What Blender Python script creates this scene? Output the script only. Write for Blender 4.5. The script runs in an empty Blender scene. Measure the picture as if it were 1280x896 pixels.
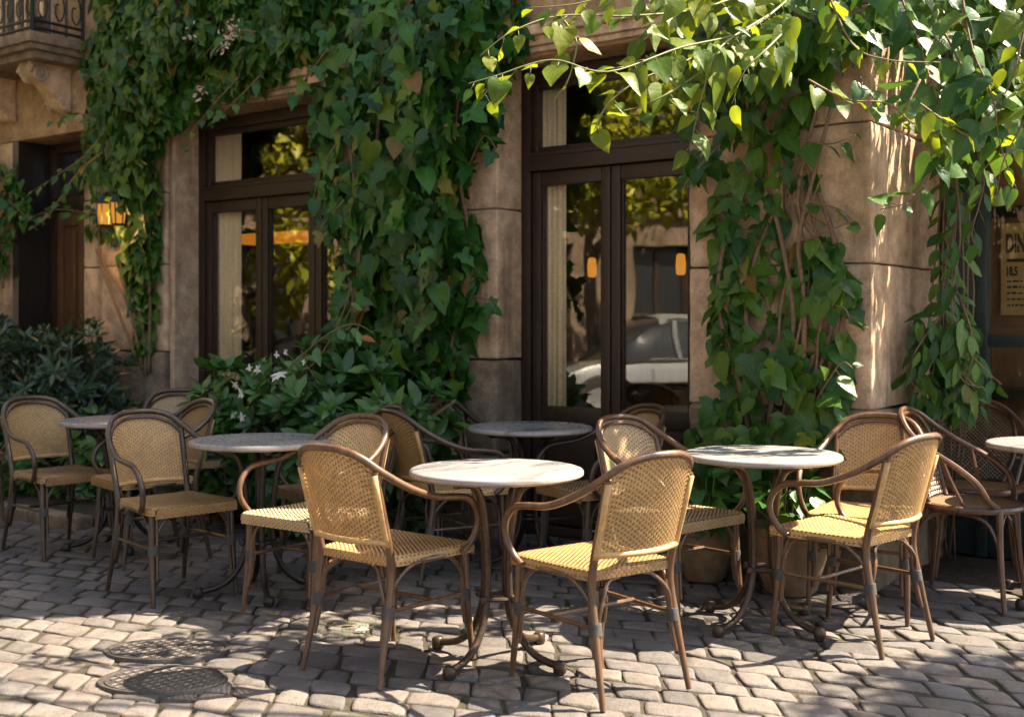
import bpy, bmesh, math, random
import numpy as np
from mathutils import Vector, Matrix, noise as mnoise

random.seed(7)
rng = np.random.default_rng(11)
scn = bpy.context.scene
col = scn.collection
R = math.radians

# ------------------------------------------------------------------ camera
CAM_H, FPX, CX, HY = 1.31, 1460.0, 640.0, 402.0
cam_d = bpy.data.cameras.new("camera")
cam = bpy.data.objects.new("camera", cam_d); col.objects.link(cam)
cam.location = (0, 0, CAM_H); cam.rotation_euler = (R(90), 0, 0)
cam_d.sensor_width = 36.0; cam_d.lens = FPX / 1280 * 36.0
cam_d.shift_y = -(448 - HY) / 1280
cam_d.clip_start = 0.05; cam_d.clip_end = 3000
cam_d.dof.use_dof = True; cam_d.dof.focus_distance = 4.9; cam_d.dof.aperture_fstop = 2.6
scn.camera = cam

# ------------------------------------------------------------------ light
EL, AZ = 53.0, (0.989, 0.145)
S = Vector((AZ[0]*math.cos(R(EL)), AZ[1]*math.cos(R(EL)), math.sin(R(EL)))).normalized()
sun_d = bpy.data.lights.new("sun", 'SUN'); sun = bpy.data.objects.new("sun", sun_d); col.objects.link(sun)
sun_d.energy = 5.0; sun_d.angle = R(0.53); sun_d.color = (1.0, 0.85, 0.66)
sun.rotation_euler = (-S).to_track_quat('-Z', 'Y').to_euler()
sun.location = (8, 2, 12)
w = bpy.data.worlds.new("World"); scn.world = w; w.use_nodes = True
nt = w.node_tree; nt.nodes.clear()
wo = nt.nodes.new("ShaderNodeOutputWorld"); bg = nt.nodes.new("ShaderNodeBackground")
sk = nt.nodes.new("ShaderNodeTexSky"); sk.sky_type = 'NISHITA'; sk.sun_disc = False
sk.sun_elevation = R(EL); sk.sun_rotation = R(81.7); sk.air_density = 1.0; sk.dust_density = 3.0
bg.inputs[1].default_value = 0.068
hs = nt.nodes.new('ShaderNodeHueSaturation'); hs.inputs['Saturation'].default_value = 0.75; nt.links.new(sk.outputs[0], hs.inputs['Color']); nt.links.new(hs.outputs[0], bg.inputs[0]); nt.links.new(bg.outputs[0], wo.inputs[0])
scn.view_settings.view_transform = 'Standard'; scn.view_settings.look = 'None'
scn.view_settings.gamma = 1.0; scn.view_settings.exposure = 2.4
scn.view_settings.use_curve_mapping = False
scn.cycles.use_denoising = True
scn.cycles.max_bounces = 10; scn.cycles.transparent_max_bounces = 24; scn.cycles.diffuse_bounces = 5
scn.cycles.sample_clamp_indirect = 6.0
scn.cycles.caustics_reflective = False; scn.cycles.caustics_refractive = False

# ------------------------------------------------------------------ materials
def mat(name, build):
    m = bpy.data.materials.new(name); m.use_nodes = True
    t = m.node_tree; t.nodes.clear()
    o = t.nodes.new("ShaderNodeOutputMaterial")
    sh = build(t)
    t.links.new(sh, o.inputs[0]); return m
def N_(t, typ, **kw):
    n = t.nodes.new(typ)
    for k, v in kw.items(): setattr(n, k, v)
    return n
def setin(t, n, key, v):
    if hasattr(v, "is_linked") or isinstance(v, bpy.types.NodeSocket): t.links.new(v, n.inputs[key])
    else: n.inputs[key].default_value = v
def pbsdf(t, color, rough=0.5, normal=None, metal=0.0, spec=0.5, coat=0.0):
    p = N_(t, "ShaderNodeBsdfPrincipled")
    if isinstance(color, tuple): color = (*color, 1) if len(color) == 3 else color
    setin(t, p, "Base Color", color); setin(t, p, "Roughness", rough); setin(t, p, "Metallic", metal)
    setin(t, p, "Specular IOR Level", spec); setin(t, p, "Coat Weight", coat)
    if normal is not None: t.links.new(normal, p.inputs["Normal"])
    return p
def coords(t, scale=(1, 1, 1), kind="Object"):
    c = N_(t, "ShaderNodeTexCoord"); m = N_(t, "ShaderNodeMapping"); m.inputs[3].default_value = scale
    oi = N_(t, "ShaderNodeObjectInfo"); vm = N_(t, "ShaderNodeVectorMath", operation='SCALE'); vm.inputs[0].default_value = (17.3, 11.1, 23.7)
    t.links.new(oi.outputs["Random"], vm.inputs["Scale"]); t.links.new(vm.outputs[0], m.inputs[1])
    t.links.new(c.outputs[kind], m.inputs[0]); return m.outputs[0]
def noise(t, vec, scale, detail=4, rough=0.55, dist=0.0):
    n = N_(t, "ShaderNodeTexNoise"); t.links.new(vec, n.inputs["Vector"])
    n.inputs["Scale"].default_value = scale; n.inputs["Detail"].default_value = detail
    n.inputs["Roughness"].default_value = rough; n.inputs["Distortion"].default_value = dist
    return n.outputs[0]
def ramp(t, fac, stops):
    r = N_(t, "ShaderNodeValToRGB"); t.links.new(fac, r.inputs[0]); e = r.color_ramp.elements
    while len(e) < len(stops): e.new(0.5)
    for i, (p, c) in enumerate(stops):
        e[i].position = p; e[i].color = (*c, 1) if len(c) == 3 else c
    return r.outputs[0]
def mixc(t, fac, a, b, mode='MIX'):
    m = N_(t, "ShaderNodeMix", data_type='RGBA', blend_type=mode)
    setin(t, m, 0, fac)
    for k, v in ((6, a), (7, b)):
        if isinstance(v, tuple): v = (*v, 1) if len(v) == 3 else v
        setin(t, m, k, v)
    return m.outputs[2]
def bump(t, h, strength=0.3, dist=0.01):
    b = N_(t, "ShaderNodeBump"); b.inputs["Strength"].default_value = strength
    b.inputs["Distance"].default_value = dist; t.links.new(h, b.inputs["Height"]); return b.outputs[0]
def addf(t, a, b, ka=1.0, kb=1.0):
    m = N_(t, "ShaderNodeMath", operation='MULTIPLY'); setin(t, m, 0, a); m.inputs[1].default_value = ka
    n = N_(t, "ShaderNodeMath", operation='MULTIPLY_ADD'); setin(t, n, 0, b); n.inputs[1].default_value = kb
    t.links.new(m.outputs[0], n.inputs[2]); return n.outputs[0]

def stone_mat(name, c0, c1, c2, stain=(0.10, 0.075, 0.05), bscale=1.0):
    def f(t):
        v = coords(t)
        big = noise(t, v, 1.6, 5, 0.6, 0.4); mid = noise(t, v, 9, 6, 0.65); fine = noise(t, v, 55, 6, 0.8)
        c = ramp(t, big, [(0.3, c0), (0.5, c1), (0.7, c2)])
        c = mixc(t, 0.6, c, ramp(t, mid, [(0.32, (0.25, 0.21, 0.18)), (0.62, (1.0, 0.98, 0.95))]), 'MULTIPLY')
        vz = coords(t, (5.0, 5.0, 0.7)); drip = noise(t, vz, 1.3, 5, 0.6, 0.3)
        c = mixc(t, ramp(t, drip, [(0.5, (0, 0, 0)), (0.72, (0.6, 0.6, 0.6))]), c, stain)
        c = mixc(t, 0.5, c, ramp(t, fine, [(0.3, (0.5, 0.47, 0.44)), (0.6, (1.05, 1.04, 1.02))]), 'MULTIPLY')
        vo = N_(t, "ShaderNodeTexVoronoi"); vo.inputs["Scale"].default_value = 38; t.links.new(v, vo.inputs["Vector"])
        pit = ramp(t, vo.outputs["Distance"], [(0.04, (0, 0, 0)), (0.16, (1, 1, 1))])
        sel = ramp(t, noise(t, v, 14, 2), [(0.52, (1, 1, 1)), (0.62, (0, 0, 0))])
        pit2 = mixc(t, 1.0, pit, sel, 'LIGHTEN')
        c = mixc(t, 0.75, c, pit2, 'MULTIPLY')
        h = addf(t, mid, fine, 1.0, 0.6); h = addf(t, h, pit2, 1.0, 0.5)
        return pbsdf(t, c, 0.9, bump(t, h, 0.8, 0.016 * bscale), spec=0.2).outputs[0]
    return mat(name, f)
M = {}
M['stone'] = stone_mat("warm_sandstone", (0.52, 0.36, 0.225), (0.66, 0.48, 0.32), (0.73, 0.57, 0.41))
M['stone_rough'] = stone_mat("rough_sandstone", (0.24, 0.18, 0.125), (0.33, 0.25, 0.175), (0.40, 0.31, 0.22), bscale=2.2)
M['stucco'] = stone_mat("ochre_fascia_stone", (0.36, 0.235, 0.13), (0.45, 0.30, 0.17), (0.55, 0.38, 0.22), (0.14, 0.09, 0.05))
M['facade'] = stone_mat("opposite_limestone", (0.20, 0.15, 0.105), (0.26, 0.20, 0.145), (0.31, 0.245, 0.18))

def cobble(t):
    g = N_(t, "ShaderNodeNewGeometry"); v = coords(t)
    c = ramp(t, g.outputs["Random Per Island"], [(0.0, (0.085, 0.08, 0.078)), (0.35, (0.145, 0.133, 0.122)),
                                                  (0.7, (0.185, 0.158, 0.138)), (1.0, (0.115, 0.112, 0.114))])
    c = mixc(t, 0.55, c, ramp(t, noise(t, v, 22, 6, 0.7), [(0.3, (0.35, 0.33, 0.32)), (0.7, (1.2, 1.15, 1.1))]), 'MULTIPLY')
    sep = N_(t, "ShaderNodeSeparateXYZ"); t.links.new(g.outputs["Position"], sep.inputs[0])
    mp = N_(t, "ShaderNodeMapRange"); mp.inputs[1].default_value = -0.014; mp.inputs[2].default_value = -0.006
    t.links.new(sep.outputs[2], mp.inputs[0])
    c = mixc(t, mp.outputs[0], (0.04, 0.033, 0.026), c)
    c = mixc(t, ramp(t, noise(t, v, 3.7, 6, 0.75), [(0.5, (0, 0, 0)), (0.68, (0.55,)*3)]), c, (0.065, 0.055, 0.045))
    big = noise(t, v, 0.9, 4, 0.6)
    c = mixc(t, ramp(t, big, [(0.4, (0, 0, 0)), (0.75, (0.4, 0.4, 0.4))]), c, (0.07, 0.06, 0.052))
    h = addf(t, noise(t, v, 35, 6, 0.7), noise(t, v, 160, 3, 0.6), 1.0, 0.45)
    rg = ramp(t, noise(t, v, 12, 3), [(0.3, (0.5,)*3), (0.7, (0.8,)*3)])
    return pbsdf(t, c, rg, bump(t, h, 0.8, 0.010), spec=0.35).outputs[0]
M['cobble'] = mat("cobblestone", cobble)
def soil(t):
    v = coords(t)
    c = ramp(t, noise(t, v, 18, 6, 0.7), [(0.3, (0.025, 0.021, 0.016)), (0.7, (0.075, 0.061, 0.046))])
    c = mixc(t, ramp(t, noise(t, v, 1.4, 5, 0.7), [(0.52, (0, 0, 0)), (0.66, (0.8,)*3)]), c, (0.03, 0.045, 0.012))
    return pbsdf(t, c, 0.95, bump(t, noise(t, v, 120, 4, 0.7), 0.7, 0.01), spec=0.15).outputs[0]
M['soil'] = mat("sandy_joint_soil", soil)
def groundmat(t):
    v = coords(t); vo = N_(t, "ShaderNodeTexVoronoi"); vo.inputs["Scale"].default_value = 5.2; t.links.new(v, vo.inputs["Vector"])
    vd = N_(t, "ShaderNodeTexVoronoi", feature='DISTANCE_TO_EDGE'); vd.inputs["Scale"].default_value = 5.2; t.links.new(v, vd.inputs["Vector"])
    s = N_(t, "ShaderNodeSeparateColor"); t.links.new(vo.outputs["Color"], s.inputs[0])
    c = ramp(t, s.outputs[0], [(0, (0.15, 0.13, 0.115)), (1, (0.27, 0.225, 0.195))])
    j = ramp(t, vd.outputs["Distance"], [(0.02, (0, 0, 0)), (0.09, (1, 1, 1))])
    c = mixc(t, j, (0.06, 0.05, 0.04), c)
    return pbsdf(t, c, 0.75, bump(t, j, 0.7, 0.015), spec=0.3).outputs[0]
M['ground'] = mat("ground_setts", groundmat)

def wood(name, c0, c1, rough=0.38, sc=(9, 9, 1.2), coat=0.15):
    def f(t):
        v = coords(t, sc); n = noise(t, v, 3.0, 6, 0.65, 0.6)
        c = ramp(t, n, [(0.3, c0), (0.7, c1)])
        return pbsdf(t, c, ramp(t, n, [(0.2, (rough - 0.08,)*3), (0.8, (rough + 0.15,)*3)]), bump(t, n, 0.15, 0.004), coat=coat).outputs[0]
    return mat(name, f)
M['frame'] = wood("dark_varnished_wood", (0.013, 0.006, 0.0025), (0.032, 0.015, 0.006), 0.5, coat=0.0)
M['door'] = wood("brown_door_wood", (0.075, 0.032, 0.012), (0.15, 0.068, 0.028))
M['lining'] = wood("black_lining_wood", (0.008, 0.007, 0.006), (0.016, 0.013, 0.011))
M['inner'] = wood("interior_panelling", (0.07, 0.04, 0.022), (0.13, 0.08, 0.042), 0.6)
M['innerwarm'] = wood("interior_oak", (0.16, 0.085, 0.035), (0.27, 0.15, 0.07), 0.5)
def simple(name, c, rough=0.5, metal=0.0, spec=0.5, nscale=30, var=0.25, bs=0.15, coat=0.0, wear=0.0):
    def f(t):
        v = coords(t); n = noise(t, v, nscale, 5, 0.65)
        cc = ramp(t, n, [(0.25, tuple(x * (1 - var) for x in c)), (0.75, tuple(min(1, x * (1 + var)) for x in c))])
        if wear:
            oi = N_(t, "ShaderNodeObjectInfo")
            cc = mixc(t, 1.0, cc, ramp(t, oi.outputs["Random"], [(0, (0.78, 0.74, 0.70)), (0.5, (1, 1, 1)), (1, (1.12, 1.1, 1.02))]), 'MULTIPLY')
            cc = mixc(t, ramp(t, noise(t, v, 5.5, 5, 0.7), [(0.5, (0, 0, 0)), (0.75, (0.55,)*3)]), cc, tuple(x * wear for x in c))
        return pbsdf(t, cc, rough, bump(t, n, bs, 0.003), metal, spec, coat).outputs[0]
    return mat(name, f)
M['greenpaint'] = simple("dark_green_paint", (0.022, 0.034, 0.032), 0.3)
M['iron'] = simple("wrought_iron", (0.018, 0.022, 0.024), 0.45, 0.3)
M['curtain'] = simple("cream_curtain_linen", (0.78, 0.64, 0.42), 0.9, nscale=80)
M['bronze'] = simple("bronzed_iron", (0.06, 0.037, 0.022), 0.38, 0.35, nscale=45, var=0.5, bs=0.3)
M['darkiron'] = simple("darker_leg_iron", (0.03, 0.023, 0.018), 0.42, 0.35, nscale=45, var=0.45, bs=0.3)  # same leg iron in a darker tone
M['ovalplate'] = simple("dark_oval_plate", (0.06, 0.052, 0.046), 0.55, 0.3, nscale=60, var=0.6, bs=0.5)
M['terracotta'] = simple("weathered_terracotta", (0.22, 0.145, 0.085), 0.85, nscale=14, var=0.45, bs=0.4)
M['binding'] = simple("dark_cord_binding", (0.05, 0.047, 0.043), 0.7, nscale=220, var=0.6, bs=0.8)
M['warp'] = simple("brown_warp_rattan", (0.155, 0.092, 0.042), 0.5, nscale=60, var=0.3)
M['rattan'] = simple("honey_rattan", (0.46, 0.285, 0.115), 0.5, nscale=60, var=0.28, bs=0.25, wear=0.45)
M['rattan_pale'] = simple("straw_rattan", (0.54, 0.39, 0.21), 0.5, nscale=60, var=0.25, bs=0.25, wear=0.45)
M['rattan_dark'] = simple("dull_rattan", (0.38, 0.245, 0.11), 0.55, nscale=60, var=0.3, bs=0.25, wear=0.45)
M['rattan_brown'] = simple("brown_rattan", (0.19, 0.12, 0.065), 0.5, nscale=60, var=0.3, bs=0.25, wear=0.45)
M['cane_lattice'] = simple("aged_lattice_cane", (0.20, 0.13, 0.068), 0.4, nscale=60, var=0.3)
def cane(name, c0, c1, c2):
    def f(t):
        v = coords(t, (14, 14, 3)); n = noise(t, v, 2.6, 6, 0.7, 0.5); n2 = noise(t, coords(t), 9, 4, 0.6)
        c = ramp(t, n, [(0.28, c0), (0.5, c1), (0.75, c2)])
        c = mixc(t, ramp(t, n2, [(0.45, (0, 0, 0)), (0.7, (0.6,)*3)]), c, c0)
        return pbsdf(t, c, 0.36, bump(t, n, 0.2, 0.004), coat=0.25).outputs[0]
    return mat(name, f)
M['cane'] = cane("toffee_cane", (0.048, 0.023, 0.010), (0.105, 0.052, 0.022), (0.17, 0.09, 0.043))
M['cane_dark'] = cane("darker_cane", (0.024, 0.015, 0.009), (0.052, 0.031, 0.018), (0.09, 0.054, 0.029))  # same cane in darker browns
M['cane_red'] = cane("chestnut_bentwood", (0.04, 0.018, 0.009), (0.085, 0.038, 0.018), (0.14, 0.068, 0.034))
def marble(t):
    v = coords(t, (1.2, 5.5, 5.5)); n = noise(t, v, 1.3, 4, 0.5, 0.8); n2 = noise(t, coords(t), 40, 4)
    c = ramp(t, n, [(0.3, (0.09, 0.09, 0.095)), (0.45, (0.215, 0.21, 0.207)), (0.6, (0.25, 0.244, 0.238)), (0.74, (0.125, 0.123, 0.122))])
    g = N_(t, "ShaderNodeNewGeometry"); s = N_(t, "ShaderNodeSeparateXYZ"); t.links.new(g.outputs["Normal"], s.inputs[0])
    chip = ramp(t, noise(t, coords(t), 24, 3), [(0.62, (0, 0, 0)), (0.7, (1, 1, 1))])
    side = ramp(t, s.outputs[2], [(0.3, (1, 1, 1)), (0.8, (0, 0, 0))])
    c = mixc(t, mixc(t, 1.0, chip, side, 'MULTIPLY'), c, (0.22, 0.16, 0.11))
    c = mixc(t, mixc(t, 0.35, (0, 0, 0), side), c, (0.33, 0.26, 0.19))
    return pbsdf(t, c, ramp(t, n2, [(0.3, (0.22,)*3), (0.7, (0.38,)*3)]), None, spec=0.5).outputs[0]
M['marble'] = mat("grey_veined_marble", marble)
def glass(t, f0=0.095):
    lw = N_(t, "ShaderNodeLayerWeight"); lw.inputs[0].default_value = 0.5
    pw = N_(t, "ShaderNodeMath", operation='POWER'); t.links.new(lw.outputs["Facing"], pw.inputs[0]); pw.inputs[1].default_value = 4.0
    f = N_(t, "ShaderNodeMath", operation='MULTIPLY_ADD'); t.links.new(pw.outputs[0], f.inputs[0]); f.inputs[1].default_value = 0.85; f.inputs[2].default_value = f0
    tr = N_(t, "ShaderNodeBsdfTransparent"); tr.inputs[0].default_value = (0.97, 0.96, 0.93, 1)
    gl = N_(t, "ShaderNodeBsdfGlossy"); gl.inputs["Roughness"].default_value = 0.012
    gl.inputs[0].default_value = (1, 0.97, 0.9, 1)
    wv = noise(t, coords(t), 1.7, 2); t.links.new(bump(t, wv, 0.06, 0.02), gl.inputs["Normal"])
    m = N_(t, "ShaderNodeMixShader"); t.links.new(f.outputs[0], m.inputs[0])
    t.links.new(tr.outputs[0], m.inputs[1]); t.links.new(gl.outputs[0], m.inputs[2]); return m.outputs[0]
M['glass'] = mat("window_glass", glass)
M['shopglass'] = mat("clear_shop_glass", lambda t: glass(t, 0.03))
def emit(name, c, s):
    def f(t):
        e = N_(t, "ShaderNodeEmission"); e.inputs[0].default_value = (*c, 1); e.inputs[1].default_value = s; return e.outputs[0]
    return mat(name, f)
M['lampglow'] = emit("amber_lamp_glass", (1.0, 0.40, 0.05), 0.14)
M['barglow'] = emit("warm_lit_lampshade", (1.0, 0.33, 0.03), 0.10)

def leafmat(name, stops, trans, tcol, rough=0.36, spec=0.5):
    def f(t):
        g = N_(t, "ShaderNodeNewGeometry"); v = coords(t)
        c = ramp(t, g.outputs["Random Per Island"], stops)
        n = noise(t, v, 45, 4, 0.6)
        c = mixc(t, 0.5, c, ramp(t, n, [(0.3, (0.65, 0.7, 0.6)), (0.7, (1.15, 1.15, 1.1))]), 'MULTIPLY')
        at_ = N_(t, "ShaderNodeAttribute"); at_.attribute_name = "mid"
        vein = ramp(t, at_.outputs["Fac"], [(0.84, (0, 0, 0)), (0.97, (0.55, 0.55, 0.55))])
        c = mixc(t, vein, c, mixc(t, 1.0, c, (0.035, 0.045, 0.02), 'ADD'))
        wn = noise(t, v, 16, 3, 0.6)
        p = pbsdf(t, c, rough, bump(t, addf(t, n, wn, 0.3, 1.0), 0.45, 0.010), spec=spec)
        tl = N_(t, "ShaderNodeBsdfTranslucent")
        t.links.new(mixc(t, 0.6, c, (*tcol, 1)), tl.inputs[0])
        m = N_(t, "ShaderNodeMixShader"); m.inputs[0].default_value = trans
        t.links.new(p.outputs[0], m.inputs[1]); t.links.new(tl.outputs[0], m.inputs[2]); return m.outputs[0]
    return mat(name, f)
M['ivy'] = leafmat("ivy_leaf", [(0, (0.009, 0.045, 0.009)), (0.4, (0.019, 0.088, 0.013)), (0.8, (0.040, 0.138, 0.015)), (0.965, (0.10, 0.16, 0.014)), (0.985, (0.17, 0.10, 0.022))], 0.18, (0.12, 0.25, 0.03), 0.4, 0.32)
M['ivy_bright'] = leafmat("fresh_ivy_leaf", [(0, (0.012, 0.052, 0.008)), (0.5, (0.027, 0.10, 0.011)), (0.965, (0.085, 0.155, 0.014)), (0.985, (0.16, 0.10, 0.022))], 0.22, (0.2, 0.36, 0.03), 0.4, 0.35)
M['vine_young_lit'] = leafmat("lit_young_vine_leaf", [(0, (0.025, 0.08, 0.007)), (0.5, (0.07, 0.135, 0.008)), (1, (0.18, 0.21, 0.009))], 0.45, (0.40, 0.46, 0.015), 0.46, 0.3)  # young leaf colour made lighter and yellower for a sunlit, backlit look
M['shrub'] = leafmat("blue_green_shrub_leaf", [(0, (0.018, 0.045, 0.028)), (0.5, (0.032, 0.068, 0.040)), (1, (0.07, 0.12, 0.05))], 0.2, (0.08, 0.18, 0.04))
M['gardenia'] = leafmat("glossy_shrub_leaf", [(0, (0.025, 0.08, 0.022)), (0.5, (0.045, 0.125, 0.03)), (1, (0.10, 0.20, 0.04))], 0.25, (0.12, 0.28, 0.03), 0.34)
M['tree'] = leafmat("street_tree_leaf", [(0, (0.10, 0.14, 0.012)), (0.5, (0.28, 0.29, 0.02)), (1, (0.46, 0.42, 0.03))], 0.35, (0.4, 0.4, 0.03))
M['petal'] = leafmat("white_petal", [(0, (0.72, 0.70, 0.62)), (1, (0.8, 0.79, 0.74))], 0.3, (0.8, 0.8, 0.7), 0.6)
M['petal_pink'] = leafmat("pale_pink_petal", [(0, (0.62, 0.42, 0.34)), (0.5, (0.75, 0.62, 0.54)), (1, (0.35, 0.16, 0.1))], 0.3, (0.8, 0.6, 0.5), 0.6)
M['dryleaf'] = leafmat("withered_leaf", [(0, (0.38, 0.13, 0.03)), (1, (0.45, 0.17, 0.035))], 0.3, (0.6, 0.2, 0.04))
M['stem'] = simple("vine_bark", (0.15, 0.095, 0.055), 0.8, nscale=50, var=0.45, bs=0.5)
M['greenstem'] = simple("green_shoot", (0.14, 0.15, 0.05), 0.6, nscale=50)
M['bark'] = simple("tree_bark", (0.13, 0.10, 0.075), 0.9, nscale=18, var=0.5, bs=0.8)
M['moss'] = leafmat("moss", [(0, (0.05, 0.08, 0.02)), (1, (0.10, 0.14, 0.03))], 0.2, (0.1, 0.2, 0.03), 0.8)
M['paper'] = simple("aged_poster_paper", (0.42, 0.28, 0.10), 0.85, nscale=12, var=0.2)
M['ink'] = simple("black_ink", (0.03, 0.02, 0.012), 0.8)
M['carpaint'] = simple("silver_car_paint", (0.30, 0.31, 0.32), 0.25, 0.4, nscale=4, var=0.05, bs=0.0, coat=0.6)
M['carglass'] = simple("dark_car_glass", (0.02, 0.024, 0.028), 0.08, nscale=4, var=0.05, bs=0.0)
M['rubber'] = simple("black_rubber", (0.025, 0.025, 0.025), 0.8)
M['lampglass'] = simple("clear_headlamp", (0.6, 0.6, 0.6), 0.1)

# ------------------------------------------------------------------ mesh helpers
class MB:
    def __init__(s): s.v = []; s.f = []; s.m1 = set()
    def add(s, verts, faces):
        b = len(s.v); s.v.extend([tuple(x) for x in verts]); s.f.extend([tuple(b + i for i in f) for f in faces])
    def box(s, x0, x1, y0, y1, z0, z1, xf=None):
        vs = [(x, y, z) for x in (x0, x1) for y in (y0, y1) for z in (z0, z1)]
        if xf: vs = [xf(*p) for p in vs]
        s.add(vs, [(0, 1, 3, 2), (4, 6, 7, 5), (0, 4, 5, 1), (2, 3, 7, 6), (0, 2, 6, 4), (1, 5, 7, 3)])
    def tube(s, pts, r, seg=8, smooth=4, flat=1.0):
        pts = [Vector(p) for p in pts]
        if not hasattr(r, '__len__'): r = [r] * len(pts)
        if smooth > 1 and len(pts) > 2:
            q, rr = [], []
            for i in range(len(pts) - 1):
                p0 = pts[max(i - 1, 0)]; p1 = pts[i]; p2 = pts[i + 1]; p3 = pts[min(i + 2, len(pts) - 1)]
                for k in range(smooth):
                    t = k / smooth
                    q.append(0.5 * ((2 * p1) + (-p0 + p2) * t + (2 * p0 - 5 * p1 + 4 * p2 - p3) * t * t + (-p0 + 3 * p1 - 3 * p2 + p3) * t ** 3))
                    rr.append(r[i] * (1 - t) + r[i + 1] * t)
            q.append(pts[-1]); rr.append(r[-1]); pts, r = q, rr
        n = len(pts); vs = []
        tan = [(pts[min(i + 1, n - 1)] - pts[max(i - 1, 0)]).normalized() for i in range(n)]
        up = Vector((0, 0, 1)) if abs(tan[0].z) < 0.9 else Vector((1, 0, 0))
        a = tan[0].cross(up).normalized()
        for i in range(n):
            a = (a - tan[i] * a.dot(tan[i]))
            a = a.normalized() if a.length > 1e-6 else tan[i].orthogonal().normalized()
            b = tan[i].cross(a)
            for k in range(seg):
                th = 2 * math.pi * k / seg
                vs.append(pts[i] + (a * math.cos(th) + b * math.sin(th) * flat) * r[i])
        fs = [(i * seg + k, i * seg + (k + 1) % seg, (i + 1) * seg + (k + 1) % seg, (i + 1) * seg + k) for i in range(n - 1) for k in range(seg)]
        fs.append(tuple(range(seg - 1, -1, -1))); fs.append(tuple((n - 1) * seg + k for k in range(seg)))
        s.add(vs, fs)
    def lathe(s, prof, seg=40, cx=0, cy=0, cap=True):
        vs = [(cx + r * math.cos(2 * math.pi * k / seg), cy + r * math.sin(2 * math.pi * k / seg), z) for r, z in prof for k in range(seg)]
        n = len(prof)
        fs = [(i * seg + k, i * seg + (k + 1) % seg, (i + 1) * seg + (k + 1) % seg, (i + 1) * seg + k) for i in range(n - 1) for k in range(seg)]
        if cap: fs.append(tuple(range(seg - 1, -1, -1))); fs.append(tuple((n - 1) * seg + k for k in range(seg)))
        s.add(vs, fs)
    def prism(s, poly, d0, d1, xf):
        n = len(poly); vs = [xf(a, d0, b) for a, b in poly] + [xf(a, d1, b) for a, b in poly]
        fs = [(i, (i + 1) % n, n + (i + 1) % n, n + i) for i in range(n)] + [tuple(range(n - 1, -1, -1)), tuple(range(n, 2 * n))]
        s.add(vs, fs)
    def block(s, lo, hi, xf=None, r=0.012, step=0.05, amp=0.004, seed=0.0, fscale=6.0):
        """rounded, slightly uneven stone block"""
        lo = Vector(lo); hi = Vector(hi); bm = bmesh.new(); cache = {}
        ax = []
        for i in range(3):
            L = hi[i] - lo[i]; n = max(1, int((L - 2 * r) / step)); inner = [lo[i] + r + (L - 2 * r) * k / n for k in range(n + 1)]
            ax.append([lo[i], lo[i] + r * 0.4] + inner + [hi[i] - r * 0.4, hi[i]])
        def V(p):
            key = tuple(round(c, 5) for c in p)
            if key not in cache:
                q = Vector(p); c = Vector([min(max(q[i], lo[i] + r), hi[i] - r) for i in range(3)])
                dd = q - c
                if dd.length > 1e-9: q = c + dd.normalized() * r
                nn = dd.normalized() if dd.length > 1e-9 else Vector()
                h = mnoise.noise(Vector((q.x * fscale + seed, q.y * fscale, q.z * fscale))) + 0.5 * mnoise.noise(Vector((q.x * fscale * 3 + seed, q.y * fscale * 3 + 7, q.z * fscale * 3)))
                q = q + nn * h * amp
                cache[key] = len(s.v); s.v.append(tuple(xf(*q)) if xf else tuple(q))
            return cache[key]
        for i in range(3):
            j, k = [x for x in range(3) if x != i]
            for val in (lo[i], hi[i]):
                for a in range(len(ax[j]) - 1):
                    for b in range(len(ax[k]) - 1):
                        ids = []
                        for (aa, bb) in ((a, b), (a + 1, b), (a + 1, b + 1), (a, b + 1)):
                            p = [0, 0, 0]; p[i] = val; p[j] = ax[j][aa]; p[k] = ax[k][bb]; ids.append(V(p))
                        s.f.append(tuple(ids))
    def build(s, name, m, parent=None, smooth=False, recalc=True, bevel=0.0, loc=None, angle=40):
        me = bpy.data.meshes.new(name); me.from_pydata(s.v, [], s.f)
        if recalc or bevel:
            bm = bmesh.new(); bm.from_mesh(me)
            bmesh.ops.recalc_face_normals(bm, faces=bm.faces)
            if bevel:
                es = [e for e in bm.edges if len(e.link_faces) == 2 and e.calc_face_angle(0) > 0.6]
                bmesh.ops.bevel(bm, geom=es, offset=bevel, segments=2, profile=0.6, affect='EDGES', clamp_overlap=True)
            bm.to_mesh(me); bm.free()
        if smooth:
            me.polygons.foreach_set("use_smooth", [True] * len(me.polygons))
            if angle < 180: me.set_sharp_from_angle(angle=R(angle))
        me.materials.append(m)
        if s.m1:
            me.materials.append(M['warp'])
            for i in s.m1: me.polygons[i].material_index = 1
        o = bpy.data.objects.new(name, me); col.objects.link(o)
        if parent: o.parent = parent
        if loc: o.location = loc
        return o
def tag(o, label=None, cat=None, group=None, kind=None):
    for k, v in (('label', label), ('category', cat), ('group', group), ('kind', kind)):
        if v: o[k] = v
    return o
def thing(name, label, cat, loc=(0, 0, 0), rz=0.0, group=None):
    o = bpy.data.objects.new(name, None); col.objects.link(o); o.location = loc; o.rotation_euler = (0, 0, rz)
    o.empty_display_size = 0.1
    return tag(o, label, cat, group)
def copy_tree(o, parent=None):
    c = o.copy(); col.objects.link(c)
    if parent: c.parent = parent
    for ch in list(o.children): copy_tree(ch, c)
    return c
def at(px, y, D): return Vector(((px - CX) / FPX * D, D, CAM_H + (HY - y) / FPX * D))

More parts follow.
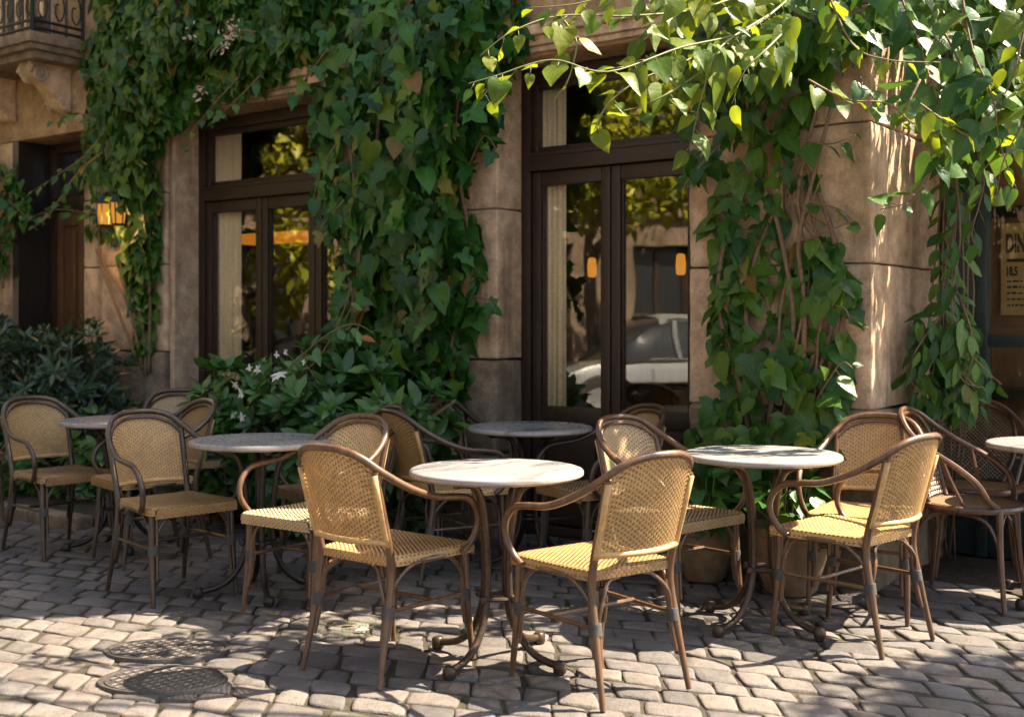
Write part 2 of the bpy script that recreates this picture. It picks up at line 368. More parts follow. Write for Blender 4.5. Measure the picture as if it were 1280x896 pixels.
# ------------------------------------------------------------------ wall frame of reference
O = Vector((1.77, 5.75, 0)); U = Vector((-0.809, 0.588, 0)).normalized(); Nn = Vector((-0.588, -0.809, 0)).normalized(); Z = Vector((0, 0, 1))
def W(u, d, z): return O + U * u + Nn * d + Z * z
def pxwall(px, y, d=0.0):
    k = (px - CX) / FPX; o = O + Nn * d
    u = (o.x - o.y * k) / (-U.x + U.y * k); D = o.y + U.y * u
    return W(u, d, CAM_H + (HY - y) / FPX * D)

# ------------------------------------------------------------------ ground
g = MB(); g.add([(-900, -900, -0.045), (900, -900, -0.045), (900, 900, -0.045), (-900, 900, -0.045)], [(0, 1, 2, 3)])
tag(g.build("ground", M['ground'], recalc=False), kind='structure')
g = MB(); g.add([(-8, 1.5, -0.013), (6, 1.5, -0.013), (6, 12.5, -0.013), (-8, 12.5, -0.013)], [(0, 1, 2, 3)])
tag(g.build("mortar_bed", M['soil'], recalc=False), kind='structure')
def cobbles():
    mb = MB(); prm = [0, 0.035, 0.10, 0.3, 0.5, 0.7, 0.90, 0.965, 1]
    y = -1.5; rows = []
    slope = -0.38
    def rowy(i, x, base):
        return base + slope * x + 0.10 * mnoise.noise(Vector((x * 0.55, base * 0.35, 3.1))) + 0.035 * mnoise.noise(Vector((x * 2.1, base * 2.0, 9.1)))
    base = -1.6; idx = 0
    while base < 13.0:
        h = random.uniform(0.128, 0.19); x = -8.0 + random.random() * 0.2
        while x < 5.6:
            wd = random.uniform(0.115, 0.215)
            ym = base + slope * x
            if 1.9 < ym < 11.5:
                j = lambda a=0.013: random.uniform(-a, a)
                gx = 0.002; gy = 0.002
                xa, xb = x + gx, x + wd - gx
                c00 = (xa + j(), rowy(idx, xa, base) + gy + j()); c10 = (xb + j(), rowy(idx, xb, base) + gy + j())
                c11 = (xb + j(), rowy(idx + 1, xb, base + h) - gy + j()); c01 = (xa + j(), rowy(idx + 1, xa, base + h) - gy + j())
                p = W(0, 0, 0)
                cxm = (c00[0] + c11[0]) / 2; cym = (c00[1] + c11[1]) / 2
                dist = (Vector((cxm, cym, 0)) - O).dot(Nn)
                if dist > -0.35 and abs(cxm) < 0.62 * cym + 1.3:
                    tx, ty = random.uniform(-0.028, 0.028), random.uniform(-0.028, 0.028); dz = random.uniform(-0.005, 0.003)
                    dome = random.uniform(0.002, 0.006); n = len(prm); vs = []
                    for b in prm:
                        for a in prm:
                            A, B = 2 * a - 1, 2 * b - 1
                            a2 = 0.5 + 0.5 * A * (1 - 0.085 * abs(B) ** 7); b2 = 0.5 + 0.5 * B * (1 - 0.085 * abs(A) ** 7)
                            X = (c00[0] * (1 - a2) + c10[0] * a2) * (1 - b2) + (c01[0] * (1 - a2) + c11[0] * a2) * b2
                            Y = (c00[1] * (1 - a2) + c10[1] * a2) * (1 - b2) + (c01[1] * (1 - a2) + c11[1] * a2) * b2
                            z = dz + dome * (1 - 0.5 * (A * A + B * B)) - 0.006 + (X - cxm) * tx + (Y - cym) * ty
                            e = max(abs(A), abs(B)); z -= 0.007 * e ** 14 + (0.03 if e > 0.999 else 0)
                            z += 0.004 * mnoise.noise(Vector((X * 16, Y * 16, idx))) - 0.006 * max(0, mnoise.noise(Vector((X * 7, Y * 7, idx * 3.1))) - 0.35)
                            X += 0.006 * mnoise.noise(Vector((X * 11, Y * 11, 5))); Y += 0.006 * mnoise.noise(Vector((X * 11, Y * 11, 15)))
                            vs.append((X, Y, min(z, 0.004)))
                    mb.add(vs, [(r * n + c, r * n + c + 1, (r + 1) * n + c + 1, (r + 1) * n + c) for r in range(n - 1) for c in range(n - 1)])
            x += wd
        base += h; idx += 1
    return mb
tag(cobbles().build("cobblestone_pavement", M['cobble'], smooth=True, recalc=False, angle=180), kind='structure')

# ------------------------------------------------------------------ cafe building
bld = thing("cafe_building", "old sandstone cafe facade with tall dark framed glazed doors, overgrown with ivy", "building", O)
def P(mb, name, m, par=bld, **k):
    o = mb.build(name, m, None, **k)
    o.parent = par; o.matrix_parent_inverse = Matrix.Translation(-Vector(O)) if par is bld else Matrix()
    return o
# building children keep world coordinates: the root sits at O, so undo its translation
def part(mb, name, m, par=None, **k):
    o = mb.build(name, m, None, **k); o.parent = par or bld
    if par is None: o.location = -Vector(O)
    return o
OPEN = 2.88
def pier(u0, u1, plinth, seed, depth=0.45, courses=(0, 0.87, 1.6, 2.3, OPEN), plh=0.03, name="pier"):
    mb = MB(); j = 0.003
    for i in range(len(courses) - 1):
        z0, z1 = courses[i], courses[i + 1]
        if i < plinth: continue
        mb.block((u0, -depth, z0 + j), (u1, random.uniform(-0.004, 0.002), z1 - j), W, r=0.014, step=0.045, amp=0.005, seed=seed + i * 3.3)
    o = part(mb, name, M['stone'], smooth=True, angle=180)
    mb = MB()
    for i in range(plinth):
        z0, z1 = courses[i], courses[i + 1]
        mb.block((u0 - (plh if u0 == 0 else -0.001), -depth, z0 + (j if i else -0.05)), (u1 - 0.001, plh, z1 - j), W, r=0.03, step=0.04, amp=0.014, seed=seed + 50 + i, fscale=5)
    p = mb.build("plinth", M['stone_rough'], None, smooth=True, angle=180); p.parent = o
    return o
pier(0.0, 0.46, 1, 1.0, depth=1.15)
pier(0.463, 1.0, 1, 4.0)
pier(2.30, 3.60, 2, 9.0, courses=(0, 0.5, 1.08, 2.0, OPEN), plh=0.012)
pier(5.47, 6.54, 2, 15.0, courses=(0, 0.55, 1.08, 1.75, 2.3, OPEN), plh=0.035)
pier(7.59, 9.3, 2, 21.0, courses=(0, 0.5, 1.08, 2.0, OPEN), plh=0.02)
mb = MB(); mb.block((5.40, -0.45, 0), (5.455, -0.02, OPEN), W, r=0.01, step=0.08, amp=0.003); part(mb, "pilaster", M['stone'], smooth=True, angle=180)
# fascia, cornice, upper storey
mb = MB(); mb.block((0.0, -0.45, OPEN + 0.003), (9.3, -0.01, 3.6), W, r=0.012, step=0.11, amp=0.006, seed=31); part(mb, "fascia", M['stucco'], smooth=True, angle=180)
mb = MB(); mb.box(0.0, 0.46, -1.15, -0.452, OPEN + 0.003, 3.6, W); part(mb, "return_wall", M['stucco'])
mb = MB()
for z0, z1, d in ((2.90, 2.935, 0.03), (2.935, 2.99, 0.055), (2.99, 3.05, 0.09)):
    mb.box(0.93, 5.6, -0.02, d, z0, z1 - 0.001, W)
part(mb, "cornice", M['stone'], bevel=0.008, smooth=True)
mb = MB(); mb.box(0.0, 9.3, -4.2, -0.012, 3.603, 5.8, W); part(mb, "upper_wall", M['stucco'])
mb = MB(); mb.box(-0.1, 9.4, -4.3, 0.2, 5.803, 5.95, W); part(mb, "roof", M['stone_rough'])
mb = MB(); mb.box(0.46, 9.3, -4.2, -0.455, 3.35, 3.6, W); part(mb, "ceiling", M['inner'])
mb = MB(); mb.box(0.3, 9.3, -4.2, -4.1, -0.02, 3.35, W); mb.box(9.2, 9.3, -4.1, -0.46, -0.02, 3.35, W); mb.box(0.3, 0.458, -4.1, -1.16, -0.02, 3.35, W)
part(mb, "interior_wall", M['inner'])
mb = MB(); mb.box(0.46, 9.2, -4.1, -0.46, -0.03, 0.012, W); part(mb, "interior_floor", M['inner'])

def glazed(u0, u1, bars, name, low=0.79, tr0=2.24, tr1=2.34, top=2.87):
    """timber frame with transom light above and glazed leaves below, bars = leaf boundaries"""
    fd = -0.25; root = None
    mb = MB()
    mb.box(u0, u0 + 0.07, fd - 0.10, fd, 0.0, top, W); mb.box(u1 - 0.07, u1, fd - 0.10, fd, 0.0, top, W)
    mb.box(u0 + 0.071, u1 - 0.071, fd - 0.10, fd - 0.003, top - 0.08, top, W)
    mb.box(u0 + 0.071, u1 - 0.071, fd - 0.11, fd + 0.022, tr0, tr1, W)
    mb.box(u0 + 0.071, u1 - 0.071, fd - 0.09, fd + 0.03, tr1 - 0.012, tr1 + 0.014, W)
    mb.box(u0 + 0.071, u1 - 0.071, fd - 0.12, fd + 0.01, 0.0, 0.06, W)
    for a, b, c, d in ((u0 + 0.071, u0 + 0.115, tr1 + 0.015, top - 0.081), (u1 - 0.115, u1 - 0.071, tr1 + 0.015, top - 0.081)):
        mb.box(a, b, fd - 0.08, fd - 0.022, c, d, W)
    for c, d in ((tr1 + 0.015, tr1 + 0.05), (top - 0.12, top - 0.081)): mb.box(u0 + 0.116, u1 - 0.116, fd - 0.08, fd - 0.022, c, d, W)
    root = part(mb, name, M['frame'], bevel=0.006, smooth=True)
    tp = MB(); tp.box(u0 + 0.112, u1 - 0.112, fd - 0.055, fd - 0.049, tr1 + 0.046, top - 0.117, W); tp.build("pane", M['glass'], root)
    bs = [u0 + 0.075] + list(bars) + [u1 - 0.075]
    for i in range(len(bs) - 1):
        a, b = bs[i] + 0.004, bs[i + 1] - 0.004; st = 0.062
        m2 = MB()
        f0, f1 = fd - 0.075, fd - 0.012
        m2.box(a, a + st, f0, f1, 0.07, tr0 - 0.006, W); m2.box(b - st, b, f0, f1, 0.07, tr0 - 0.006, W)
        for z0, z1 in ((0.07, 0.22), (low - 0.10, low), (tr0 - 0.09, tr0 - 0.006)): m2.box(a + st + 0.001, b - st - 0.001, f0 + 0.003, f1 - 0.003, z0, z1, W)
        m2.box(a + st, b - st, f0 + 0.02, f1 - 0.028, 0.221, low - 0.101, W)
        m2.box(a + st + 0.05, b - st - 0.05, f0 + 0.02, f1 - 0.012, 0.27, low - 0.15, W)
        for (aa, bb, z0, z1) in ((a + st, a + st + 0.014, low, tr0 - 0.09), (b - st - 0.014, b - st, low, tr0 - 0.09)):
            m2.box(aa, bb, f0 + 0.012, f1 - 0.016, z0 + 0.001, z1 - 0.001, W)
        leaf = m2.build("door_leaf", M['frame'], root, bevel=0.005, smooth=True)
        g2 = MB(); g2.box(a + st - 0.004, b - st + 0.004, fd - 0.048, fd - 0.042, low - 0.004, tr0 - 0.086, W); g2.build("pane", M['glass'], leaf)
    return root
glazed(1.0, 2.30, [1.655], "glazed_door")
glazed(3.60, 5.40, [4.13, 4.69], "glazed_door")
# left doorway
mb = MB(); mb.box(7.50, 7.592, -0.40, -0.004, 0, OPEN, W); part(mb, "door_lining", M['lining'])
mb = MB()
fd = -0.30
mb.box(6.54, 6.62, fd - 0.1, fd, 0, OPEN, W); mb.box(7.42, 7.498, fd - 0.1, fd, 0, OPEN, W)
mb.box(6.621, 7.419, fd - 0.1, fd + 0.01, 2.28, 2.40, W); mb.box(6.621, 7.419, fd - 0.1, fd - 0.003, 2.80, OPEN, W)
df = part(mb, "door_frame", M['frame'], bevel=0.006, smooth=True)
mb = MB(); mb.box(6.62, 7.42, fd - 0.06, fd - 0.05, 2.40, 2.80, W); mb.build("pane", M['glass'], df)
for a, b in ((6.625, 7.015), (7.025, 7.415)):
    mb = MB(); mb.box(a, a + 0.085, fd - 0.07, fd - 0.02, 0.02, 2.275, W); mb.box(b - 0.085, b, fd - 0.07, fd - 0.02, 0.02, 2.275, W)
    for z0, z1 in ((0.02, 0.2), (0.85, 0.97), (2.15, 2.275)): mb.box(a + 0.086, b - 0.086, fd - 0.068, fd - 0.023, z0, z1, W)
    mb.box(a + 0.08, b - 0.08, fd - 0.065, fd - 0.045, 0.2, 2.15, W)
    for z0, z1 in ((0.25, 0.80), (1.02, 2.10)): mb.box(a + 0.12, b - 0.12, fd - 0.065, fd - 0.028, z0, z1, W)
    mb.build("door_leaf", M['door'], df, bevel=0.006, smooth=True)
# balcony
mb = MB()
for u0, u1, d1, z0, z1 in ((6.50, 9.3, 0.50, 3.52, 3.60), (6.53, 9.3, 0.47, 3.47, 3.519), (6.57, 9.3, 0.42, 3.41, 3.469)):
    mb.box(u0, u1, -0.004, d1, z0, z1, W)
balc = part(mb, "balcony", M['stone_rough'], bevel=0.008, smooth=True)
for uc in (6.80, 7.62):
    mb = MB()
    prof = [(0.0, 3.41), (0.36, 3.41), (0.375, 3.36), (0.36, 3.31), (0.32, 3.28), (0.27, 3.27), (0.22, 3.25), (0.17, 3.20), (0.13, 3.13), (0.09, 3.08), (0.04, 3.05), (0.0, 3.045)]
    mb.prism([(d, z) for d, z in prof], uc - 0.085, uc + 0.085, lambda d, u, z: W(u, d, z))
    for rr, dc, zc in ((0.085, 0.285, 3.325), (0.05, 0.07, 3.10)):
        pts = [(dc + rr * math.cos(a) * (1 - a / 14), zc + rr * math.sin(a) * (1 - a / 14)) for a in [k * 0.45 for k in range(26)]]
        for uu in (uc - 0.088, uc + 0.088): mb.tube([W(uu, a, b) for a, b in pts], 0.016, 6, 1)
    mb.build("bracket", M['stone'], balc, smooth=True)
mb = MB()
def rail(p0, p1, n):
    p0, p1 = Vector(p0), Vector(p1)
    for z in (3.64, 3.70, 4.42): mb.tube([W(p0.x, p0.y, z), W(p1.x, p1.y, z)], 0.013, 6, 1)
    mb.tube([W(p0.x, p0.y, 4.5), W(p1.x, p1.y, 4.5)], 0.026, 8, 1)
    for i in range(n + 1):
        q = p0.lerp(p1, i / n); mb.tube([W(q.x, q.y, 3.60), W(q.x, q.y, 4.5)], 0.017 if i in (0, n) else 0.010, 6, 1)
        if i < n:
            c = p0.lerp(p1, (i + 0.5) / n); h = (p1 - p0) / n * 0.36
            mb.tube([W((c - h * 0.2).x, (c - h * 0.2).y, 4.4)] + [W((c + h * sx).x, (c + h * sx).y, z) for sx, z in ((0.9, 4.3), (1.0, 4.15), (0.2, 4.02), (-0.8, 3.92), (-1.0, 3.8), (-0.3, 3.73), (0.4, 3.78), (0.3, 3.86), (-0.2, 3.86))], 0.007, 5, 3)
rail((6.55, 0.45, 0), (9.25, 0.45, 0), 20); rail((6.55, 0.0, 0), (6.55, 0.45, 0), 3)
mb.build("railing", M['iron'], balc, smooth=True)
mb = MB(); mb.box(7.0, 8.2, -0.02, 0.012, 3.62, 5.4, W); bw = part(mb, "balcony_window", M['lining'])
mb = MB(); mb.box(7.08, 7.55, 0.013, 0.02, 3.75, 5.3, W); mb.box(7.64, 8.12, 0.013, 0.02, 3.75, 5.3, W); mb.build("pane", M['glass'], bw)
mb = MB(); mb.prism([(6.93, 3.6), (7.0, 3.6), (7.0, 5.4), (8.2, 5.4), (8.2, 3.6), (8.27, 3.6), (8.27, 5.5), (6.93, 5.5)], -0.01, 0.03, lambda a, d, b: W(a, d, b)); mb.build("frame", M['stone'], bw)
# small wing with the shopfront
SD = -1.15
mb = MB()
mb.box(-0.265, -0.205, SD - 0.08, SD + 0.03, 0, 2.95, W); mb.box(-0.20, -0.001, SD - 0.06, SD, 0, 2.95, W); mb.box(-0.06, -0.02, SD - 0.06, SD + 0.02, 0, 2.95, W)
mb.box(-0.99, -0.266, SD - 0.06, SD + 0.012, 1.17, 1.235, W); mb.box(-0.99, -0.266, SD - 0.07, SD + 0.014, 2.62, 2.95, W)
mb.box(-0.99, -0.266, SD - 0.06, SD + 0.01, 0, 0.55, W)
sf = part(mb, "shopfront", M['greenpaint'], bevel=0.005, smooth=True)
mb = MB(); mb.box(-0.99, -0.262, SD - 0.03, SD - 0.024, 0.55, 1.17, W); mb.box(-0.99, -0.262, SD - 0.03, SD - 0.024, 1.235, 2.62, W); mb.build("pane", M['shopglass'], sf)
mb = MB(); mb.box(-1.25, -0.99, SD - 0.5, SD + 0.02, 0, 2.95, W); part(mb, "pier", M['stone'])
mb = MB(); mb.box(-1.25, -0.002, -3.2, SD + 0.03, 2.953, 3.08, W); part(mb, "roof", M['stone_rough'])
mb = MB(); mb.box(-1.25, 0.3, -3.2, -3.1, 0, 2.95, W); mb.box(-1.25, -1.15, -3.1, SD - 0.5, 0, 2.95, W); part(mb, "interior_wall", M['innerwarm'])
mb = MB()
mb.box(-1.1, 0.29, -1.78, -1.72, 0.0, 2.9, W)
part(mb, "interior_screen", M['innerwarm'])
mb = MB(); mb.box(-1.1, 0.29, -1.719, -1.69, 1.93, 2.0, W); mb.box(-0.42, -0.38, -1.719, -1.695, 0, 1.93, W); mb.box(-1.1, -0.2, -1.719, -1.35, 0.86, 0.92, W); part(mb, "counter", M['lining'])

# poster behind the shop window
c = at(1268, 338, 7.0)
def pxplane(px, y, d): return pxwall(px, y, d)
a = pxwall(1251, 280, -1.66); b = pxwall(1251, 394, -1.66)
ua = (a - O).dot(U); zt, zb = a.z, b.z
pw = 0.27
post = thing("menu_poster", "yellowed paper poster with big black lettering behind the shop window", "poster", W(ua, -1.66, zb))
po = -Vector(W(ua, -1.66, zb))
mb = MB(); mb.box(ua - pw, ua, -1.668, -1.66, zb, zt, W); o = mb.build("sheet", M['paper'], post); o.location = po
Mr = Matrix(((-U.x, 0, Nn.x), (-U.y, 0, Nn.y), (0, 1, 0))).to_4x4()
def text(s, u, z, size, parent, bold=0.0, sx=1.0):
    cu = bpy.data.curves.new("lettering", 'FONT'); cu.body = s; cu.size = size; cu.extrude = 0.001; cu.offset = bold
    cu.materials.append(M['ink']); o = bpy.data.objects.new("lettering", cu); col.objects.link(o); o.parent = parent
    me = bpy.data.meshes.new_from_object(o.evaluated_get(bpy.context.evaluated_depsgraph_get())); bpy.data.objects.remove(o)
    o = bpy.data.objects.new("lettering", me); col.objects.link(o); o.parent = parent
    m = Mr @ Matrix.Diagonal((sx, 1, 1, 1)); m.translation = W(u, -1.6575, z) + po; o.matrix_local = m
hgt = zt - zb
text("DIN", ua - 0.028, zb + hgt * 0.69, 0.15, post, 0.006, 0.42)
text("18,5", ua - 0.028, zb + hgt * 0.435, 0.072, post, 0.003, 0.55)
mb = MB(); mb.box(ua - pw + 0.04, ua - 0.035, -1.659, -1.6575, zb + hgt * 0.58, zb + hgt * 0.615, W)
for i in range(5):
    uu = ua - 0.035
    while uu > ua - pw + 0.06:
        l = random.uniform(0.008, 0.03); mb.box(uu - l, uu, -1.659, -1.6575, zb + hgt * (0.36 - i * 0.065), zb + hgt * (0.36 - i * 0.065) + 0.007 + 0.007 * random.random(), W); uu -= l + 0.008
o = mb.build("printed_lines", M['ink'], post); o.location = po

# curtains
def curtain(u0, u1, d, z0, z1, label):
    mb = MB(); n = 40
    vs = []; 
    for i in range(n + 1):
        u = u0 + (u1 - u0) * i / n; dd = d + 0.010 * math.sin(i * 0.9) + 0.006 * math.sin(i * 2.3)
        for off in (0.0, -0.004):
            for z in (z0, z1): vs.append(W(u, dd + off, z))
    fs = []
    for i in range(n):
        a = i * 4; b = a + 4
        fs += [(a, b, b + 1, a + 1), (a + 2, a + 3, b + 3, b + 2), (a + 1, b + 1, b + 3, a + 3), (a, a + 2, b + 2, b)]
    mb.add(vs, fs); root = W((u0 + u1) / 2, d, z0)
    o = mb.build("curtain", M['curtain'], smooth=True, angle=180); o.data.transform(Matrix.Translation(-root)); o.location = root
    tag(o, label, "curtain", "cream curtains inside the glazed doors")
curtain(2.02, 2.24, -0.335, 0.1, 2.86, "cream curtain hanging inside the tall door nearest the corner pillar")
curtain(5.0, 5.32, -0.335, 0.1, 2.86, "cream curtain hanging inside the glazing beside the leafy dark shrubs")

# interior lamps
def pendant(p, label, rod=True):
    t = thing("pendant_lamp", label, "lamp", p, 0, "small amber lamps inside the cafe")
    mb = MB(); mb.lathe([(0.015, 0.14), (0.03, 0.13), (0.036, 0.06), (0.032, 0.0), (0.02, -0.01)], 16); mb.build("lamp_shade", M['lampglow'], t, smooth=True)
    mb = MB(); mb.tube([(0, 0, 0.17), (0, 0, 3.34 - p.z)], 0.006, 6, 1); mb.lathe([(0.04, 3.33 - p.z), (0.04, 3.345 - p.z)], 12); mb.build("cord", M['lining'], t)
pendant(pxwall(740, 345, -1.9), "small amber pendant lamp glowing behind the narrow left door pane")
pendant(pxwall(851, 342, -1.6), "small amber pendant lamp glowing beside the corner pillar, inside the glass")
p = pxwall(345, 304, -1.9)
t = thing("bar_lamp", "long orange lampshade glowing inside the glazing left of the ivy column", "lamp", p)
mb = MB(); mb.prism([(-0.09, 0.0), (-0.055, 0.10), (0.055, 0.10), (0.09, 0.0)], -0.42, 0.42, lambda d, u, z: U * u + Nn * d + Z * z)
mb.build("lamp_shade", M['barglow'], t)
mb = MB()
for s in (-0.3, 0.3): mb.tube([U * s + Z * 0.1, U * s + Z * (3.34 - p.z)], 0.006, 6, 1)
mb.build("cord", M['lining'], t)

# wall lantern with two amber heads on the left pier
p = pxwall(163, 268, 0.0)
t = thing("wall_lantern", "twin amber wall lantern glowing among ivy on the left stone pier", "wall lantern", p)
mb = MB(); mb.tube([Nn * 0.0, Nn * 0.12 + Z * 0.02, Nn * 0.16 + Z * 0.16], 0.012, 8, 3); mb.tube([Nn * 0.16 + Z * 0.16 - U * 0.11, Nn * 0.16 + Z * 0.17, Nn * 0.16 + Z * 0.16 + U * 0.11], 0.010, 8, 3); mb.build("bracket", M['iron'], t, smooth=True)
ld = bpy.data.lights.new('lantern_light', 'POINT'); ld.energy = 2.2; ld.color = (1, 0.5, 0.15); ld.shadow_soft_size = 0.05
lo = bpy.data.objects.new('lantern_light', ld); col.objects.link(lo); lo.parent = t; lo.location = Nn * 0.24 - Z * 0.05
for s in (-0.085, 0.085):
    c = Nn * 0.17 + U * s
    hd = MB(); 
    for a in range(6):
        an = a * math.pi / 3; e = U * math.cos(an) * 0.062 + Nn * math.sin(an) * 0.062
        hd.tube([c + e * 0.8 - Z * 0.09, c + e + Z * 0.07, c + Z * 0.13], 0.006, 5, 1)
    hd.lathe([(0.075, 0.07), (0.03, 0.13), (0.012, 0.16)], 12, c.x, c.y); hd.lathe([(0.03, -0.105), (0.055, -0.09)], 12, c.x, c.y)
    ho = hd.build("lamp_head", M['iron'], t, smooth=True)
    gl = MB(); gl.lathe([(0.043, -0.085), (0.056, 0.0), (0.055, 0.068)], 12, c.x, c.y); gl.build("lamp_glass", M['lampglow'], ho, smooth=True)

# ------------------------------------------------------------------ chairs
def weave(mb, surf, L, H, nw, nr, amp=0.0028, wcov=0.84, pcov=0.45, dbl=2, ext=0.0):
    """over-and-under rattan weave on surf(s,t) -> point; s, t in 0..1"""
    def pn(s, t):
        e = 1e-3; p = surf(s, t)
        a = surf(min(s + e, 1), t) - surf(max(s - e, 0), t); b = surf(s, min(t + e, 1)) - surf(s, max(t - e, 0))
        n = a.cross(b); return p, (n.normalized() if n.length > 1e-12 else Z)
    def strip(A, B):
        n = len(A); mb.add(A + B, [(i, i + 1, n + i + 1, n + i) for i in range(n - 1)])
    for j in range(nr):
        t0 = (j + 0.5 - wcov / 2) / nr; t1 = (j + 0.5 + wcov / 2) / nr; A, B = [], []
        for i in range(2 * nw + 1):
            s = min(i / (2 * nw), 1); k = (i - 1) // 2
            off = 0 if i % 2 == 0 else amp * (1 if (k + j // dbl) % 2 == 0 else -1)
            (p, n), (q, m) = pn(s, t0), pn(s, t1); A.append(p + n * off); B.append(q + m * off)
        strip(A, B)
    for i in range(nw):
        s0 = (i + 0.5 - pcov / 2) / nw; s1 = (i + 0.5 + pcov / 2) / nw; A, B = [], []
        for j in range(nr // dbl * 2 + 1):
            t = min(j * dbl / 2 / nr, 1); k = (j - 1) // 2
            off = 0 if j % 2 == 0 else -amp * (1 if (i + k) % 2 == 0 else -1)
            (p, n), (q, m) = pn(s0, t), pn(s1, t); A.append(p + n * off); B.append(q + m * off)
        f0 = len(mb.f); strip(A, B); mb.m1.update(range(f0, len(mb.f)))
def back_y(z, x): 
    return -0.20 - (z - 0.45) * 0.28 - 0.055 * max(0, 1 - (x / 0.195) ** 2)
def back_surf(s, t):
    a = 2 * s - 1; x = a * 0.188; top = 0.775 + 0.072 * math.sqrt(max(0, 1 - abs(a) ** 2.4)); z = 0.515 + (top - 0.515) * t
    return Vector((x, back_y(z, x), z))
def seat_surf(s, t):
    a = 2 * s - 1; Ly = 0.06 + 0.43 + 0.03; l = t * Ly
    if l < 0.06: y, dz = 0.235 + 0.008 * math.sin(l / 0.06 * math.pi / 2), (0.06 - l) ** 1.15 * 1.15 + 0.001
    elif l > 0.49: y, dz = 0.235 - 0.43 - 0.006, (l - 0.49)
    else: y, dz = 0.235 - (l - 0.06), 0.0
    hw = 0.232 - 0.035 * min(max((0.235 - y) / 0.43, 0), 1)
    e = abs(a); sx = 0.0
    if e > 0.9: x = hw * (0.96 + 0.04 * math.sin((e - 0.9) / 0.1 * math.pi / 2)); sx = (e - 0.9) / 0.1 * 0.032
    else: x = hw * 0.96 * e / 0.9
    yy = (y - 0.02) / 0.215
    corner = max(0, abs(yy) - 0.72) / 0.28
    if e > 0.6: x -= 0.02 * corner ** 2 * (e - 0.6) / 0.4
    dish = 0.012 * (1 - e * e) * max(0, 1 - yy * yy)
    edge = 0.010 * max(e ** 8, min(1, abs(yy)) ** 8)
    return Vector((math.copysign(x, a), y, 0.462 - max(dz, sx) - dish - edge))
HOOP = [(0, -0.362, 0.857), (0.085, -0.352, 0.852), (0.155, -0.322, 0.826), (0.203, -0.262, 0.772), (0.236, -0.165, 0.712), (0.258, -0.05, 0.668),
        (0.268, 0.06, 0.655), (0.268, 0.135, 0.640), (0.264, 0.190, 0.590), (0.256, 0.205, 0.525), (0.244, 0.175, 0.462), (0.236, 0.135, 0.430)]
